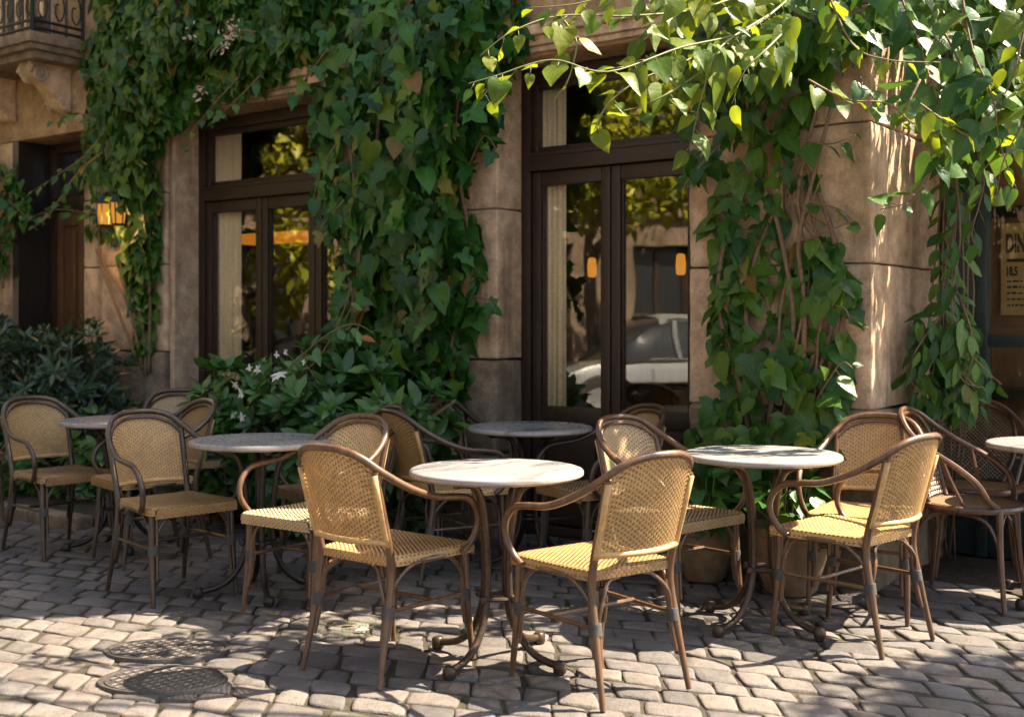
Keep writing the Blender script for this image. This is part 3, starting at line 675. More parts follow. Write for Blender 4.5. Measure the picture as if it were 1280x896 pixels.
def make_chair(label, cmat, rmat, group):
    r = thing("rattan_armchair", label, "chair", (0, 0, 0), 0, group)
    mb = MB(); weave(mb, seat_surf, 0.46, 0.52, 36, 104, 0.0012, 0.93, 0.26, 2); 
    seat = mb.build("seat", rmat, r, recalc=False, smooth=True, angle=180)
    mb = MB(); pts = [seat_surf(k / 24, 0.115) for k in range(25)]
    ring = [(x, y, 0.427) for x, y in ((0.205, 0.215), (0.21, 0.0), (0.18, -0.175), (0.17, -0.19), (-0.17, -0.19), (-0.18, -0.175), (-0.21, 0.0), (-0.205, 0.215), (-0.19, 0.225), (0.19, 0.225), (0.205, 0.215))]
    mb.tube(ring, 0.011, 8, 1); mb.tube([(0.2, 0.03, 0.425), (-0.2, 0.03, 0.425)], 0.009, 6, 1)
    mb.build("seat_frame", cmat, r, smooth=True)
    mb = MB(); weave(mb, back_surf, 0.38, 0.33, 30, 70, 0.0021, 0.88, 0.26)
    low = [Vector((x, back_y(0.513, x), 0.513)) for x in [0.188 * (k / 12 * 2 - 1) for k in range(13)]]
    mb.tube(low, [0.0115 + 0.0012 * (k % 2) for k in range(13)], 8, 2)
    for s in (-1, 1): mb.tube([(s * 0.187, -0.212, 0.50), (s * 0.190, -0.236, 0.58), (s * 0.194, -0.29, 0.765)], 0.0165, 10, 2, 0.75)
    mb.build("backrest", rmat, r, recalc=False, smooth=True, angle=180)
    mb = MB(); full = [(-x, y, z) for x, y, z in HOOP[:0:-1]] + HOOP
    mb.tube(full, [0.0135] * 7 + [0.0145] * (len(full) - 14) + [0.0135] * 7, 10, 5)
    mb.tube([(s * x, y + 0.006, z - 0.022) for s, x, y, z in [(-1, 0.185, -0.285, 0.775), (-1, 0.15, -0.315, 0.815), (-1, 0.08, -0.345, 0.845), (1, 0, -0.355, 0.852), (1, 0.08, -0.345, 0.845), (1, 0.15, -0.315, 0.815), (1, 0.185, -0.285, 0.775)]], 0.009, 8, 4)
    mb.build("arm_hoop", cmat, r, smooth=True)
    for s in (-1, 1):
        for front in (True, False):
            mb = MB()
            if front:
                a, b, c = Vector((s * 0.205, 0.190, 0.44)), Vector((s * 0.208, 0.200, 0.22)), Vector((s * 0.214, 0.225, 0.0))
                mb.tube([a, b, c], [0.0145, 0.0145, 0.0105], 10, 3)
                q = Vector((-s * 0.021, 0.004, 0)); q2 = Vector((-s * 0.004, -0.022, 0))
            else:
                a, b, c = Vector((s * 0.184, -0.195, 0.42)), Vector((s * 0.190, -0.222, 0.24)), Vector((s * 0.203, -0.275, 0.0))
                mb.tube([(s * 0.194, -0.287, 0.775), (s * 0.19, -0.24, 0.60), a, b, c], [0.013, 0.0145, 0.0155, 0.0145, 0.0105], 10, 4)
                q = Vector((-s * 0.02, 0.006, 0)); q2 = Vector((-s * 0.004, 0.023, 0))
            e = b.lerp(c, 0.45)
            mb.tube([a.lerp(b, 0.2) + q, b + q, e + q * 0.9], [0.009, 0.010, 0.008], 8, 2)
            mb.tube([a.lerp(b, 0.5) + q2, b + q2, e.lerp(b, 0.25) + q2 * 0.9], [0.009, 0.010, 0.008], 8, 2)
            leg = mb.build("leg", cmat, r, smooth=True)
            mb = MB(); z0, z1 = 0.235, 0.280
            pa, pb = a.lerp(b, (a.z - z1) / (a.z - b.z)), a.lerp(b, (a.z - z0) / (a.z - b.z))
            off = (q + q2) * 0.28; nseg = 8
            mb.tube([pa.lerp(pb, k / nseg) + off for k in range(nseg + 1)], [0.0235 + 0.0012 * (k % 2) for k in range(nseg + 1)], 12, 1)
            mb.build("binding", M['binding'], leg, smooth=True)
            mb = MB(); sy = 1 if front else -1; k = pa.lerp(pb, 0.3)
            rx = 0.192 if front else 0.176; ry = 0.2 if front else -0.19
            mb.tube([k + q2 * 0.7, k + Vector((-s * 0.002, -sy * 0.035, 0.085)), Vector((s * 0.205, k.y - sy * 0.085, 0.408)), Vector((s * 0.206, k.y - sy * 0.135, 0.422))], 0.0075, 7, 4)
            mb.tube([k + q * 0.7, k + Vector((-s * 0.035, 0, 0.085)), Vector((s * (rx - 0.07), ry, 0.408)), Vector((s * (rx - 0.12), ry, 0.420))], 0.0075, 7, 4)
            mb.build("brace", cmat, r, smooth=True)
    mb = MB()
    for s in (-1, 1): mb.tube([(s * 0.205, 0.195, 0.262), (s * 0.188, -0.215, 0.262)], 0.0085, 8, 1)
    mb.tube([(-0.197, 0.01, 0.266), (0.197, 0.01, 0.266)], 0.0085, 8, 1)
    mb.build("stretcher", cmat, r, smooth=True)
    return r
GR = "woven rattan armchairs around the marble tables"
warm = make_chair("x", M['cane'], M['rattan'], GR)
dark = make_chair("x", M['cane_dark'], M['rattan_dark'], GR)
def recolor(root, m_from, m_to):
    for ch in root.children_recursive:
        if ch.type == 'MESH' and ch.material_slots and ch.material_slots[0].material == m_from:
            ch.material_slots[0].link = 'OBJECT'; ch.material_slots[0].material = m_to
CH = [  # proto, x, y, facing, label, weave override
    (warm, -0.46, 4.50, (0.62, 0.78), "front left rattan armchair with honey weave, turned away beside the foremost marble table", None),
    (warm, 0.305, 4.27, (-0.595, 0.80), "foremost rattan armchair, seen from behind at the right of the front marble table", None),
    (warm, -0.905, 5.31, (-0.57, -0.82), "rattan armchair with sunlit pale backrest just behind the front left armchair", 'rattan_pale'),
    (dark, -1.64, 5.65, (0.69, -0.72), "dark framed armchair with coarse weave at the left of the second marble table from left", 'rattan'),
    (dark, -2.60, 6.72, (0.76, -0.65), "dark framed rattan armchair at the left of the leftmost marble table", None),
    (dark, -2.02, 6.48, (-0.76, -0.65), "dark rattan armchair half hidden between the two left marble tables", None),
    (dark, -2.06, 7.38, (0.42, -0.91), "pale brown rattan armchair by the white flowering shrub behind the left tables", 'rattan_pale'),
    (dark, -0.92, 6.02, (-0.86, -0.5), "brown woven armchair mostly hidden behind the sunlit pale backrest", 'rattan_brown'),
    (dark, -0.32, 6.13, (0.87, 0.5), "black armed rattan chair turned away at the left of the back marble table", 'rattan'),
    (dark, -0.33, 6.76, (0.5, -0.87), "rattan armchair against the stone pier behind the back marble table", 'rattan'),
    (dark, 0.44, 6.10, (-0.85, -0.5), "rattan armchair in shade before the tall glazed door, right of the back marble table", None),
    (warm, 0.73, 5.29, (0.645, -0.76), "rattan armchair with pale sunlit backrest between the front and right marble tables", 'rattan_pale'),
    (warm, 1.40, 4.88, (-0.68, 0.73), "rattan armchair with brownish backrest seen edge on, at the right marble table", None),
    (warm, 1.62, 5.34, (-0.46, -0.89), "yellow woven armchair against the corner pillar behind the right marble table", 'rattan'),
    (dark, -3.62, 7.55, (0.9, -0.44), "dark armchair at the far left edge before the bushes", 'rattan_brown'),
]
first = {id(warm): True, id(dark): True}
protos = []
for pr, x, y, f, lab, wv in CH:
    c = copy_tree(pr); c.location = (x, y, 0.0); c.rotation_euler = (0, 0, math.atan2(f[1], f[0]) - math.pi / 2)
    c["label"] = lab
    if wv: recolor(c, M['rattan'] if pr is warm else M['rattan_dark'], M[wv])
for pr in (warm, dark):
    for ch in list(pr.children_recursive): bpy.data.objects.remove(ch)
    bpy.data.objects.remove(pr)

# lattice-back bentwood chairs
def make_bentwood(label):
    r = thing("bentwood_chair", label, "chair", (0, 0, 0), 0, "lattice backed bentwood chairs at the right edge")
    C = M['cane_red']
    mb = MB()
    def ssurf(s, t):
        a, b = 2 * s - 1, 2 * t - 1
        x = a * math.sqrt(max(0, 1 - b * b / 2)) * 0.215; y = b * math.sqrt(max(0, 1 - a * a / 2)) * 0.215
        return Vector((x, y + 0.01, 0.457))
    weave(mb, ssurf, 0.4, 0.4, 26, 52, 0.002, 0.9, 0.5); mb.build("seat", M['rattan_brown'], r, recalc=False, smooth=True, angle=180)
    mb = MB(); mb.tube([(0.222 * math.cos(a), 0.01 + 0.222 * math.sin(a), 0.448) for a in [k * math.pi / 16 for k in range(33)]], 0.017, 8, 1); mb.build("seat_rim", C, r, smooth=True)
    pts = [(0.15, 0.16, 0.46), (0.235, 0.14, 0.50), (0.275, 0.10, 0.58), (0.275, 0.0, 0.655), (0.255, -0.12, 0.72), (0.215, -0.22, 0.79), (0.13, -0.285, 0.86), (0, -0.31, 0.885)]
    mb = MB(); mb.tube(pts + [(-x, y, z) for x, y, z in pts[-2::-1]], 0.014, 8, 5)
    bow = [(0.14, -0.15, 0.46), (0.195, -0.20, 0.58), (0.21, -0.235, 0.70), (0.18, -0.268, 0.80), (0.10, -0.292, 0.853), (0, -0.30, 0.865)]
    mb.tube(bow + [(-x, y, z) for x, y, z in bow[-2::-1]], 0.011, 8, 5)
    for s in (-1, 1): mb.tube([(s * 0.19, 0.02, 0.46), (s * 0.225, -0.03, 0.58), (s * 0.262, -0.06, 0.685)], 0.010, 8, 4)
    mb.build("arm_hoop", C, r, smooth=True)
    mb = MB()
    def inside(x, z):
        h = 0.865 - 0.47; zz = (z - 0.47) / h
        return 0 <= zz <= 1 and abs(x) < 0.21 * min(1, (0.66 + 0.34 * min(1, zz / 0.55))) * math.sqrt(max(0, 1 - max(0, (zz - 0.55) / 0.45) ** 2.2))
    yb = lambda x, z: -0.145 - (z - 0.46) * 0.38 - 0.03 * (1 - (x / 0.2) ** 2)
    for s in (-1, 1):
        for k in range(-30, 60):
            run = []
            for i in range(80):
                x = -0.215 + 0.43 * i / 79; z = 0.47 + k * 0.021 + s * x * 1.0
                if inside(x, z): run.append(Vector((x, yb(x, z) + 0.0015 * s * (1 if i % 4 < 2 else -1), z)))
                else:
                    if len(run) > 3: mb.tube(run, 0.003, 4, 1, 0.6)
                    run = []
            if len(run) > 3: mb.tube(run, 0.003, 4, 1, 0.6)
    mb.build("lattice_back", M['cane_lattice'], r, smooth=True)
    feet = [(0.2, 0.2), (-0.2, 0.2), (0.2, -0.24), (-0.2, -0.24)]
    for x, y in feet:
        mb = MB(); mb.tube([(x * 0.8, y * 0.8 + 0.01, 0.45), (x * 0.86, y * 0.88, 0.25), (x, y, 0.0)], [0.016, 0.0145, 0.011], 8, 3); mb.build("leg", C, r, smooth=True)
    for (x0, y0), (x1, y1) in ((feet[0], feet[1]), (feet[2], feet[3]), (feet[0], feet[2]), (feet[1], feet[3])):
        a, b = Vector((x0 * 0.84, y0 * 0.85, 0.28)), Vector((x1 * 0.84, y1 * 0.85, 0.28)); m = (a + b) / 2; m.z = 0.425
        mb = MB(); mb.tube([a, a.lerp(m, 0.3) + Z * 0.07, m, b.lerp(m, 0.3) + Z * 0.07, b], 0.0095, 8, 5); mb.build("arch_brace", C, r, smooth=True)
    return r
b1 = make_bentwood("chestnut bentwood chair with lattice back beside the corner pillar, nearest the camera")
b1.location = (2.17, 5.53, 0); b1.rotation_euler = (0, 0, math.atan2(-0.588, 0.809) - math.pi / 2)
b2 = copy_tree(b1); b2["label"] = "chestnut bentwood chair facing out behind the rightmost marble table, below hanging vine"
b2.location = (2.42, 6.10, 0); b2.rotation_euler = (0, 0, math.atan2(-0.85, -0.30) - math.pi / 2)

# ------------------------------------------------------------------ tables
def make_table(m_leg):
    r = thing("marble_table", "x", "table", (0, 0, 0), 0, "round marble topped bistro tables")
    mb = MB(); R0 = 0.338
    mb.lathe([(0.0001, 0.712), (R0 - 0.02, 0.712), (R0 - 0.006, 0.715), (R0, 0.722), (R0, 0.733), (R0 - 0.004, 0.739), (R0 - 0.012, 0.742), (0.2, 0.742), (0.0001, 0.742)], 72, cap=False)
    mb.build("table_top", M['marble'], r, smooth=True)
    prof = [(0.255, 0.703), (0.19, 0.701), (0.125, 0.675), (0.088, 0.60), (0.068, 0.48), (0.058, 0.34), (0.070, 0.21), (0.115, 0.105), (0.19, 0.045), (0.285, 0.024)]
    for k in range(4):
        a = k * math.pi / 2; e = Vector((math.cos(a), math.sin(a), 0)); mb = MB()
        mb.tube([e * q + Z * z for q, z in prof], 0.0145, 10, 4)
        lg = mb.build("leg", m_leg, r, smooth=True)
        f = e * 0.293; mb = MB(); mb.lathe([(0.0001, 0), (0.022, 0.0), (0.026, 0.010), (0.025, 0.035), (0.017, 0.044), (0.0001, 0.046)], 12, f.x, f.y, cap=False); mb.build("foot", m_leg, lg, smooth=True)
    mb = MB(); mb.tube([(0.06 * math.cos(q), 0.06 * math.sin(q), 0.245) for q in [k * math.pi / 12 for k in range(25)]], 0.010, 8, 1)
    for a in range(4): mb.lathe([(0.0001, 0.229), (0.014, 0.236), (0.016, 0.247), (0.012, 0.258), (0.0001, 0.262)], 10, 0.085 * math.cos(a * math.pi / 2), 0.085 * math.sin(a * math.pi / 2), cap=False)
    mb.build("collar_ring", m_leg, r, smooth=True)
    mb = MB(); mb.lathe([(0.0001, 0.70), (0.10, 0.70), (0.10, 0.7115), (0.0001, 0.7115)], 20, cap=False); mb.build("mount_plate", m_leg, r)
    return r
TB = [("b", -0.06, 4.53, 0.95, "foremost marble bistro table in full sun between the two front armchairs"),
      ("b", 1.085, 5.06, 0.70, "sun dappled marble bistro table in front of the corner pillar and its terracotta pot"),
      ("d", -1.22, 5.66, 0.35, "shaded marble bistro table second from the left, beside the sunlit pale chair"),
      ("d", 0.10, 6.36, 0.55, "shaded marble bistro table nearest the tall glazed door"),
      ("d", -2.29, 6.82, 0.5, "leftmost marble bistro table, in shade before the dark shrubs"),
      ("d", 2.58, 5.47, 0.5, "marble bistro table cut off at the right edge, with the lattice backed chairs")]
pb, pd = make_table(M['bronze']), make_table(M['darkiron'])
for k, x, y, a, lab in TB:
    c = copy_tree(pb if k == "b" else pd); c.location = (x, y, 0); c.rotation_euler = (0, 0, a); c["label"] = lab
for pr in (pb, pd):
    for ch in list(pr.children_recursive): bpy.data.objects.remove(ch)
    bpy.data.objects.remove(pr)

# ------------------------------------------------------------------ foliage
def halfleaf(right, mid):
    """template: midrib points + mirrored outline; returns verts, faces"""
    vs = []; n = len(right)
    for x, y in right: vs.append((x, y, 0.22 * x))
    for x, y in right: vs.append((-x, y, 0.22 * x))
    m0 = len(vs)
    for y in mid: vs.append((0, y, 0))
    fs = []
    def side(o, flip):
        # strip between outline and midrib
        i, j = 0, 0
        while i < n - 1 or j < len(mid) - 1:
            if j == len(mid) - 1 or (i < n - 1 and right[i + 1][1] <= mid[j + 1] + 0.05): f = (o + i, o + i + 1, m0 + j); i += 1
            else: f = (o + i, m0 + j + 1, m0 + j); j += 1
            fs.append(f[::-1] if flip else f)
    side(0, False); side(n, True)
    return np.array(vs, float), np.array(fs, int)
_md = [0.0, 0.3, 0.62, 0.99]
T_IVY = halfleaf([(0.12, -0.10), (0.34, -0.10), (0.52, 0.12), (0.26, 0.30), (0.33, 0.52), (0.14, 0.74), (0.012, 1.0)], _md)
T_IVY5 = halfleaf([(0.14, -0.08), (0.40, -0.12), (0.36, 0.08), (0.56, 0.30), (0.24, 0.40), (0.20, 0.68), (0.012, 1.0)], _md)
T_HEART = halfleaf([(0.12, -0.12), (0.30, -0.09), (0.42, 0.08), (0.43, 0.28), (0.32, 0.55), (0.15, 0.80), (0.012, 1.03)], _md)
T_OVATE = halfleaf([(0.06, 0.0), (0.22, 0.06), (0.31, 0.2), (0.32, 0.38), (0.25, 0.6), (0.12, 0.83), (0.01, 1.05)], _md)
T_OVAL = halfleaf([(0.05, 0.02), (0.18, 0.2), (0.23, 0.45), (0.16, 0.75), (0.015, 1.0)], [0.0, 0.35, 0.7, 0.99])
T_LANCE = halfleaf([(0.03, 0.02), (0.10, 0.22), (0.13, 0.5), (0.08, 0.8), (0.01, 1.0)], [0.0, 0.35, 0.7, 0.99])
def norm(a): return a / np.maximum(np.linalg.norm(a, axis=1, keepdims=True), 1e-9)
class Leaves:
    def __init__(s): s.P = []; s.T = []; s.N = []; s.S = []
    def add(s, P, T, N, S):
        s.P.append(np.atleast_2d(P)); s.T.append(np.atleast_2d(T)); s.N.append(np.atleast_2d(N)); s.S.append(np.atleast_1d(S))
    def build(s, name, m, tpl, parent, origin, bend=0.16):
        P = np.concatenate(s.P); T = norm(np.concatenate(s.T)); N = np.concatenate(s.N); S_ = np.concatenate(s.S)
        N = norm(N - T * np.sum(N * T, 1, keepdims=True)); B = np.cross(T, N)
        tl = tpl if isinstance(tpl, list) else [tpl]; n = len(P); m_ = len(tl[0][0])
        ch = rng.integers(0, len(tl), n); tva = np.stack([q[0] for q in tl])[ch]; tfa = np.stack([q[1] for q in tl])[ch]
        tv = tl[0][0]
        fold = rng.uniform(-0.5, 1.9, (n, 1)); bd = rng.uniform(-0.2, 2.2, (n, 1)) * bend; wx = rng.uniform(0.78, 1.18, (n, 1))
        sk = rng.normal(0, 0.10, (n, 1)); tw = rng.normal(0, 0.35, (n, 1)); ph = rng.uniform(0, 6.28, (n, 1))
        tx, ty, tz = tva[..., 0], tva[..., 1], tva[..., 2]
        x = tx * wx + sk * ty ** 2; y = ty + 0 * wx
        z = tz * fold - bd * ty ** 2 + tw * tx * ty + 0.10 * np.sin(5.5 * ty + ph) * np.abs(tx) * 1.6
        V = P[:, None] + S_[:, None, None] * (B[:, None] * x[..., None] + T[:, None] * y[..., None] + N[:, None] * z[..., None])
        V = (V.reshape(-1, 3) - np.array(origin)[None]).astype(np.float32)
        F = (tfa + (np.arange(n) * m_)[:, None, None]).reshape(-1, 3)
        me = bpy.data.meshes.new(name); me.vertices.add(len(V)); me.vertices.foreach_set("co", V.ravel())
        me.loops.add(F.size); me.loops.foreach_set("vertex_index", F.ravel().astype(np.int32))
        me.polygons.add(len(F)); me.polygons.foreach_set("loop_start", np.arange(0, F.size, 3, dtype=np.int32))
        me.polygons.foreach_set("use_smooth", np.ones(len(F), bool))
        me.update(calc_edges=True)
        at_ = me.attributes.new("mid", 'FLOAT', 'POINT'); at_.data.foreach_set("value", np.tile((np.abs(tv[:, 0]) < 1e-9).astype(np.float32), n))
        me.materials.append(m)
        o = bpy.data.objects.new(name, me); col.objects.link(o); o.parent = parent; return o
def inpoly(x, y, poly):
    c = np.zeros(len(x), bool); n = len(poly)
    for i in range(n):
        x0, y0 = poly[i]; x1, y1 = poly[(i + 1) % n]
        with np.errstate(divide='ignore', invalid='ignore'):
            c ^= ((y0 > y) != (y1 > y)) & (x < (x1 - x0) * (y - y0) / (y1 - y0 + 1e-12) + x0)
    return c
def edgedist(x, y, poly):
    d = np.full(len(x), 1e9); n = len(poly)
    for i in range(n):
        a = np.array(poly[i], float); b = np.array(poly[(i + 1) % n], float); ab = b - a
        t = np.clip(((x - a[0]) * ab[0] + (y - a[1]) * ab[1]) / (ab @ ab), 0, 1)
        d = np.minimum(d, np.hypot(x - a[0] - t * ab[0], y - a[1] - t * ab[1]))
    return d
aU, aN, aZ = np.array(U), np.array(Nn), np.array(Z)
def ivy(L, poly, n, size, d0=0.02, bulge=0.3, soft=60, lump=3.0, gap=0.0, upt=0.5):
    xs = [p[0] for p in poly]; ys = [p[1] for p in poly]; px, py = [], []
    while sum(len(a) for a in px) < n:
        x = rng.uniform(min(xs), max(xs), 4000); y = rng.uniform(min(ys), max(ys), 4000); k = inpoly(x, y, poly); px.append(x[k]); py.append(y[k])
    x = np.concatenate(px)[:n]; y = np.concatenate(py)[:n]; e = edgedist(x, y, poly)
    for i in range(n):
        q = pxwall(x[i], y[i], 0.0); uu = (q - O).dot(U)
        nz = mnoise.noise(Vector((uu * lump, q.z * lump, 2.7))); nz2 = mnoise.noise(Vector((uu * lump * 2.3, q.z * lump * 2.3, 8.7)))
        if gap and nz2 < -0.30 * (2 - gap) and rng.random() < 0.9: continue
        dm = d0 + bulge * math.sqrt(min(e[i] / soft, 1.0)) * (0.75 + 0.7 * nz + 0.35 * nz2)
        dd = d0 + max(dm - d0, 0.02) * (rng.random() ** 0.35 if rng.random() < 0.75 else rng.random())
        p = np.array(pxwall(x[i], y[i], dd))
        lat = rng.normal(0, 0.45) + 1.1 * nz2
        nv = aN * 1.0 + aZ * (upt + rng.normal(0, 0.35)) + aU * (lat * 0.85) + rng.normal(0, 0.30, 3)
        tv = -aZ + aN * rng.uniform(0.0, 0.5) + aU * rng.normal(0, 0.75)
        L.add(p, tv, nv, size * min(1.45, rng.lognormal(0, 0.28)))
def sprig(mb, L, pts, size, step=0.055, r=(0.006, 0.002), droop=0.4, pet=0.035, smooth=6):
    pts = [Vector(p) for p in pts]
    mb.tube(pts, [r[0] + (r[1] - r[0]) * i / (len(pts) - 1) for i in range(len(pts))], 5, smooth)
    acc = 0; sd = 1
    for i in range(len(pts) - 1):
        a, b = pts[i], pts[i + 1]; n = max(1, int((b - a).length / step))
        for k in range(n):
            f = (i + (k + 0.5) / n) / (len(pts) - 1)
            q = a.lerp(b, (k + 0.5) / n); d = (b - a).normalized(); side = d.cross(Vector((0, -0.6, 0.8))).normalized() * sd; sd = -sd
            nn = np.array([rng.normal(0, .35), -0.65 + rng.normal(0, .3), 0.75 + rng.normal(0, .3)])
            tv = np.array(d * 0.45 + side * 0.8 - Z * droop) + rng.normal(0, 0.3, 3)
            base = np.array(q) + norm(tv[None])[0] * pet
            mb.tube([q, Vector(base)], 0.0016, 4, 1)
            L.add(base, tv, nn, size * rng.lognormal(0, 0.22) * (1 - 0.35 * f))
def stems(mb, paths, r=0.010, d=0.05):
    for pth in paths:
        pts = [pxwall(x, y, d + dd) + Vector(rng.normal(0, 0.008, 3)) for x, y, dd in pth]
        mb.tube(pts, [r * (1 - 0.5 * i / len(pts)) for i in range(len(pts))], 7, 5)
def plant(name, label, cat, origin, group=None): return thing(name, label, cat, origin, 0, group)
def finish(root, mb, L, lm, tpl, sm='stem', extra=()):
    o = Vector(root.location)
    if mb.v:
        s = mb.build("stem", M[sm], root, smooth=True, recalc=True, angle=180); s.location = -o
    L.build("foliage", M[lm], tpl, root, o)

# -- ivy over the left pier and up under the balcony
org = pxwall(185, 445, 0.02); org.z = 0
root = plant("ivy", "dense small leaved ivy climbing the left stone pier beside the balcony", "ivy", org)
L, mb = Leaves(), MB()
ivy(L, [(112, -40), (400, -40), (402, 60), (372, 85), (330, 108), (270, 120), (240, 150), (205, 165), (196, 200), (196, 290), (188, 330), (160, 300), (128, 262), (104, 215), (106, 160), (112, 120), (98, 70), (118, 30)], 3300, 0.098, bulge=0.36, soft=70)
ivy(L, [(160, 280), (198, 280), (196, 350), (190, 440), (165, 450), (170, 380), (150, 330)], 210, 0.10, bulge=0.12, gap=0.6)
ivy(L, [(112, 255), (150, 262), (160, 300), (130, 300), (108, 285)], 26, 0.095, bulge=0.12)
stems(mb, [[(183, 470, 0), (176, 400, 0), (150, 340, 0), (170, 280, 0), (150, 200, 0.05), (200, 90, 0.1), (280, 20, 0.1)], [(187, 470, 0), (190, 380, 0), (185, 300, 0), (200, 180, 0.05)], [(180, 460, 0), (160, 380, 0), (125, 320, 0), (128, 250, 0)], [(175, 450, 0.0), (135, 350, 0), (118, 310, 0)]], 0.014)
for pts in ([(130, 165, .25), (105, 195, .3), (70, 220, .33), (42, 238, .33)], [(128, 190, .25), (95, 218, .3), (60, 270, .3), (40, 285, .32)], [(300, 95, .25), (268, 130, .3), (240, 165, .3), (228, 192, .28)], [(330, 90, .25), (290, 130, .3), (262, 155, .3)],
            [(120, 150, .3), (90, 140, .35), (66, 150, .35)], [(135, 270, .1), (105, 265, .14), (70, 262, .16), (42, 270, .16)], [(320, 40, .3), (285, 40, .4), (255, 70, .4)], [(155, 60, .3), (120, 95, .38), (100, 90, .42)]):
    sprig(mb, L, [pxwall(x, y, d) for x, y, d in pts], 0.085, 0.05)
finish(root, mb, L, 'ivy_bright', [T_IVY, T_HEART, T_OVATE, T_OVATE])
o = Leaves()
for cx, cy, k in ((285, 48, 26), (293, 32, 26), (279, 58, 14), (252, 117, 14), (240, 45, 10)):
    for i in range(k):
        q = pxwall(cx + rng.normal(0, 4.5), cy + rng.normal(0, 6), 0.42 + rng.normal(0, 0.03)); o.add(np.array(q), rng.normal(0, 1, 3) + aN, aN + rng.normal(0, 0.4, 3), 0.03)
o.build("blossom", M['petal_pink'], T_OVAL, root, org)
# -- small creeper at the far left edge
org = pxwall(8, 340, 0.02)
root = plant("creeper", "small leaved creeper hanging at the left edge below the balcony", "creeper", org)
L, mb = Leaves(), MB()
ivy(L, [(-40, 190), (14, 205), (34, 235), (40, 265), (25, 290), (12, 300), (10, 340), (-10, 345), (-40, 320)], 260, 0.08, bulge=0.2, soft=40)
stems(mb, [[(5, 360, 0), (0, 300, 0), (12, 240, 0.05), (-10, 190, 0.05)]], 0.008)
sprig(mb, L, [pxwall(x, y, d) for x, y, d in ((10, 250, .1), (30, 268, .16), (42, 274, .2))], 0.075, 0.05)
finish(root, mb, L, 'ivy', T_HEART)
# -- the big ivy column in the middle
org = pxwall(520, 590, 0.1); org.z = 0
root = plant("ivy", "thick column of large lobed ivy covering the middle stone pier", "ivy", org)
L, mb = Leaves(), MB()
col_poly = [(382, -40), (645, -40), (652, 40), (632, 110), (618, 170), (588, 195), (574, 240), (592, 285), (604, 320), (582, 360), (602, 385), (582, 420), (585, 480), (578, 530), (470, 560), (400, 560), (400, 480), (424, 420), (420, 370), (432, 330), (408, 292), (402, 220), (388, 160), (398, 90), (380, 40)]
ivy(L, col_poly, 900, 0.12, bulge=0.10, soft=75)
ivy(L, col_poly, 1500, 0.125, bulge=0.46, soft=75, gap=0.95, upt=0.4)
stems(mb, [[(500, 600, 0), (490, 450, 0.05), (500, 320, 0.08), (470, 200, 0.1), (480, 60, 0.1), (470, -40, 0.1)], [(530, 600, 0), (560, 440, 0.02), (590, 330, 0.02), (570, 180, 0.05), (590, 0, 0.05)], [(480, 600, 0), (440, 460, 0.1), (450, 300, 0.15), (430, 120, 0.15)]], 0.018)
for pts in ([(430, 330, .3), (440, 380, .36), (410, 430, .4), (395, 450, .42)], [(590, 370, .15), (610, 375, .18), (620, 390, .18)], [(585, 210, .15), (605, 170, .2), (622, 190, .22)], [(410, 60, .3), (385, 95, .36), (366, 120, .36)], [(420, 180, .35), (400, 215, .4), (392, 250, .42)], [(430, 250, .35), (405, 280, .42), (392, 300, .42)]):
    sprig(mb, L, [pxwall(x, y, d) for x, y, d in pts], 0.12, 0.06)
finish(root, mb, L, 'ivy', [T_IVY, T_IVY5, T_IVY, T_HEART])
o = Leaves(); o.add(np.array(pxwall(452, 421, 0.62)), aU * -1 - aZ * 0.25, aN * 0.7 + aZ * 0.8 + aU * 0.3, 0.115)
w_ = o.build("withered_leaf", M['dryleaf'], T_OVAL, root, org); w_["label"] = "single withered orange leaf"
# -- vine on the right pillar
org = pxwall(960, 640, 0.1); org.z = 0
root = plant("climbing_vine", "broad leaved vine with bare twisted stems climbing the corner pillar", "vine", org)
L, mb = Leaves(), MB()
ivy(L, [(868, 110), (930, 60), (1050, 20), (1030, 120), (985, 180), (1000, 200), (1012, 225), (985, 250), (960, 300), (1000, 340), (960, 372), (900, 372), (893, 330), (884, 250), (846, 215), (850, 160)], 215, 0.115, bulge=0.26, soft=60, gap=0.95)
ivy(L, [(905, 290), (960, 300), (945, 370), (900, 410), (886, 380), (882, 330)], 55, 0.11, bulge=0.2, soft=50, gap=0.6)
ivy(L, [(893, 400), (985, 390), (1050, 460), (1062, 500), (1020, 520), (1060, 560), (1010, 600), (880, 610), (850, 575), (868, 520), (900, 470), (880, 440)], 225, 0.118, bulge=0.34, soft=60, gap=0.8)
ivy(L, [(990, 300), (1040, 290), (1075, 330), (1060, 430), (1020, 470), (985, 400)], 60, 0.12, bulge=0.16, soft=50, gap=0.6)
ivy(L, [(860, -40), (1120, -40), (1090, 60), (1040, 60), (960, 110), (880, 130), (850, 60)], 230, 0.125, d0=0.1, bulge=0.45, soft=70)
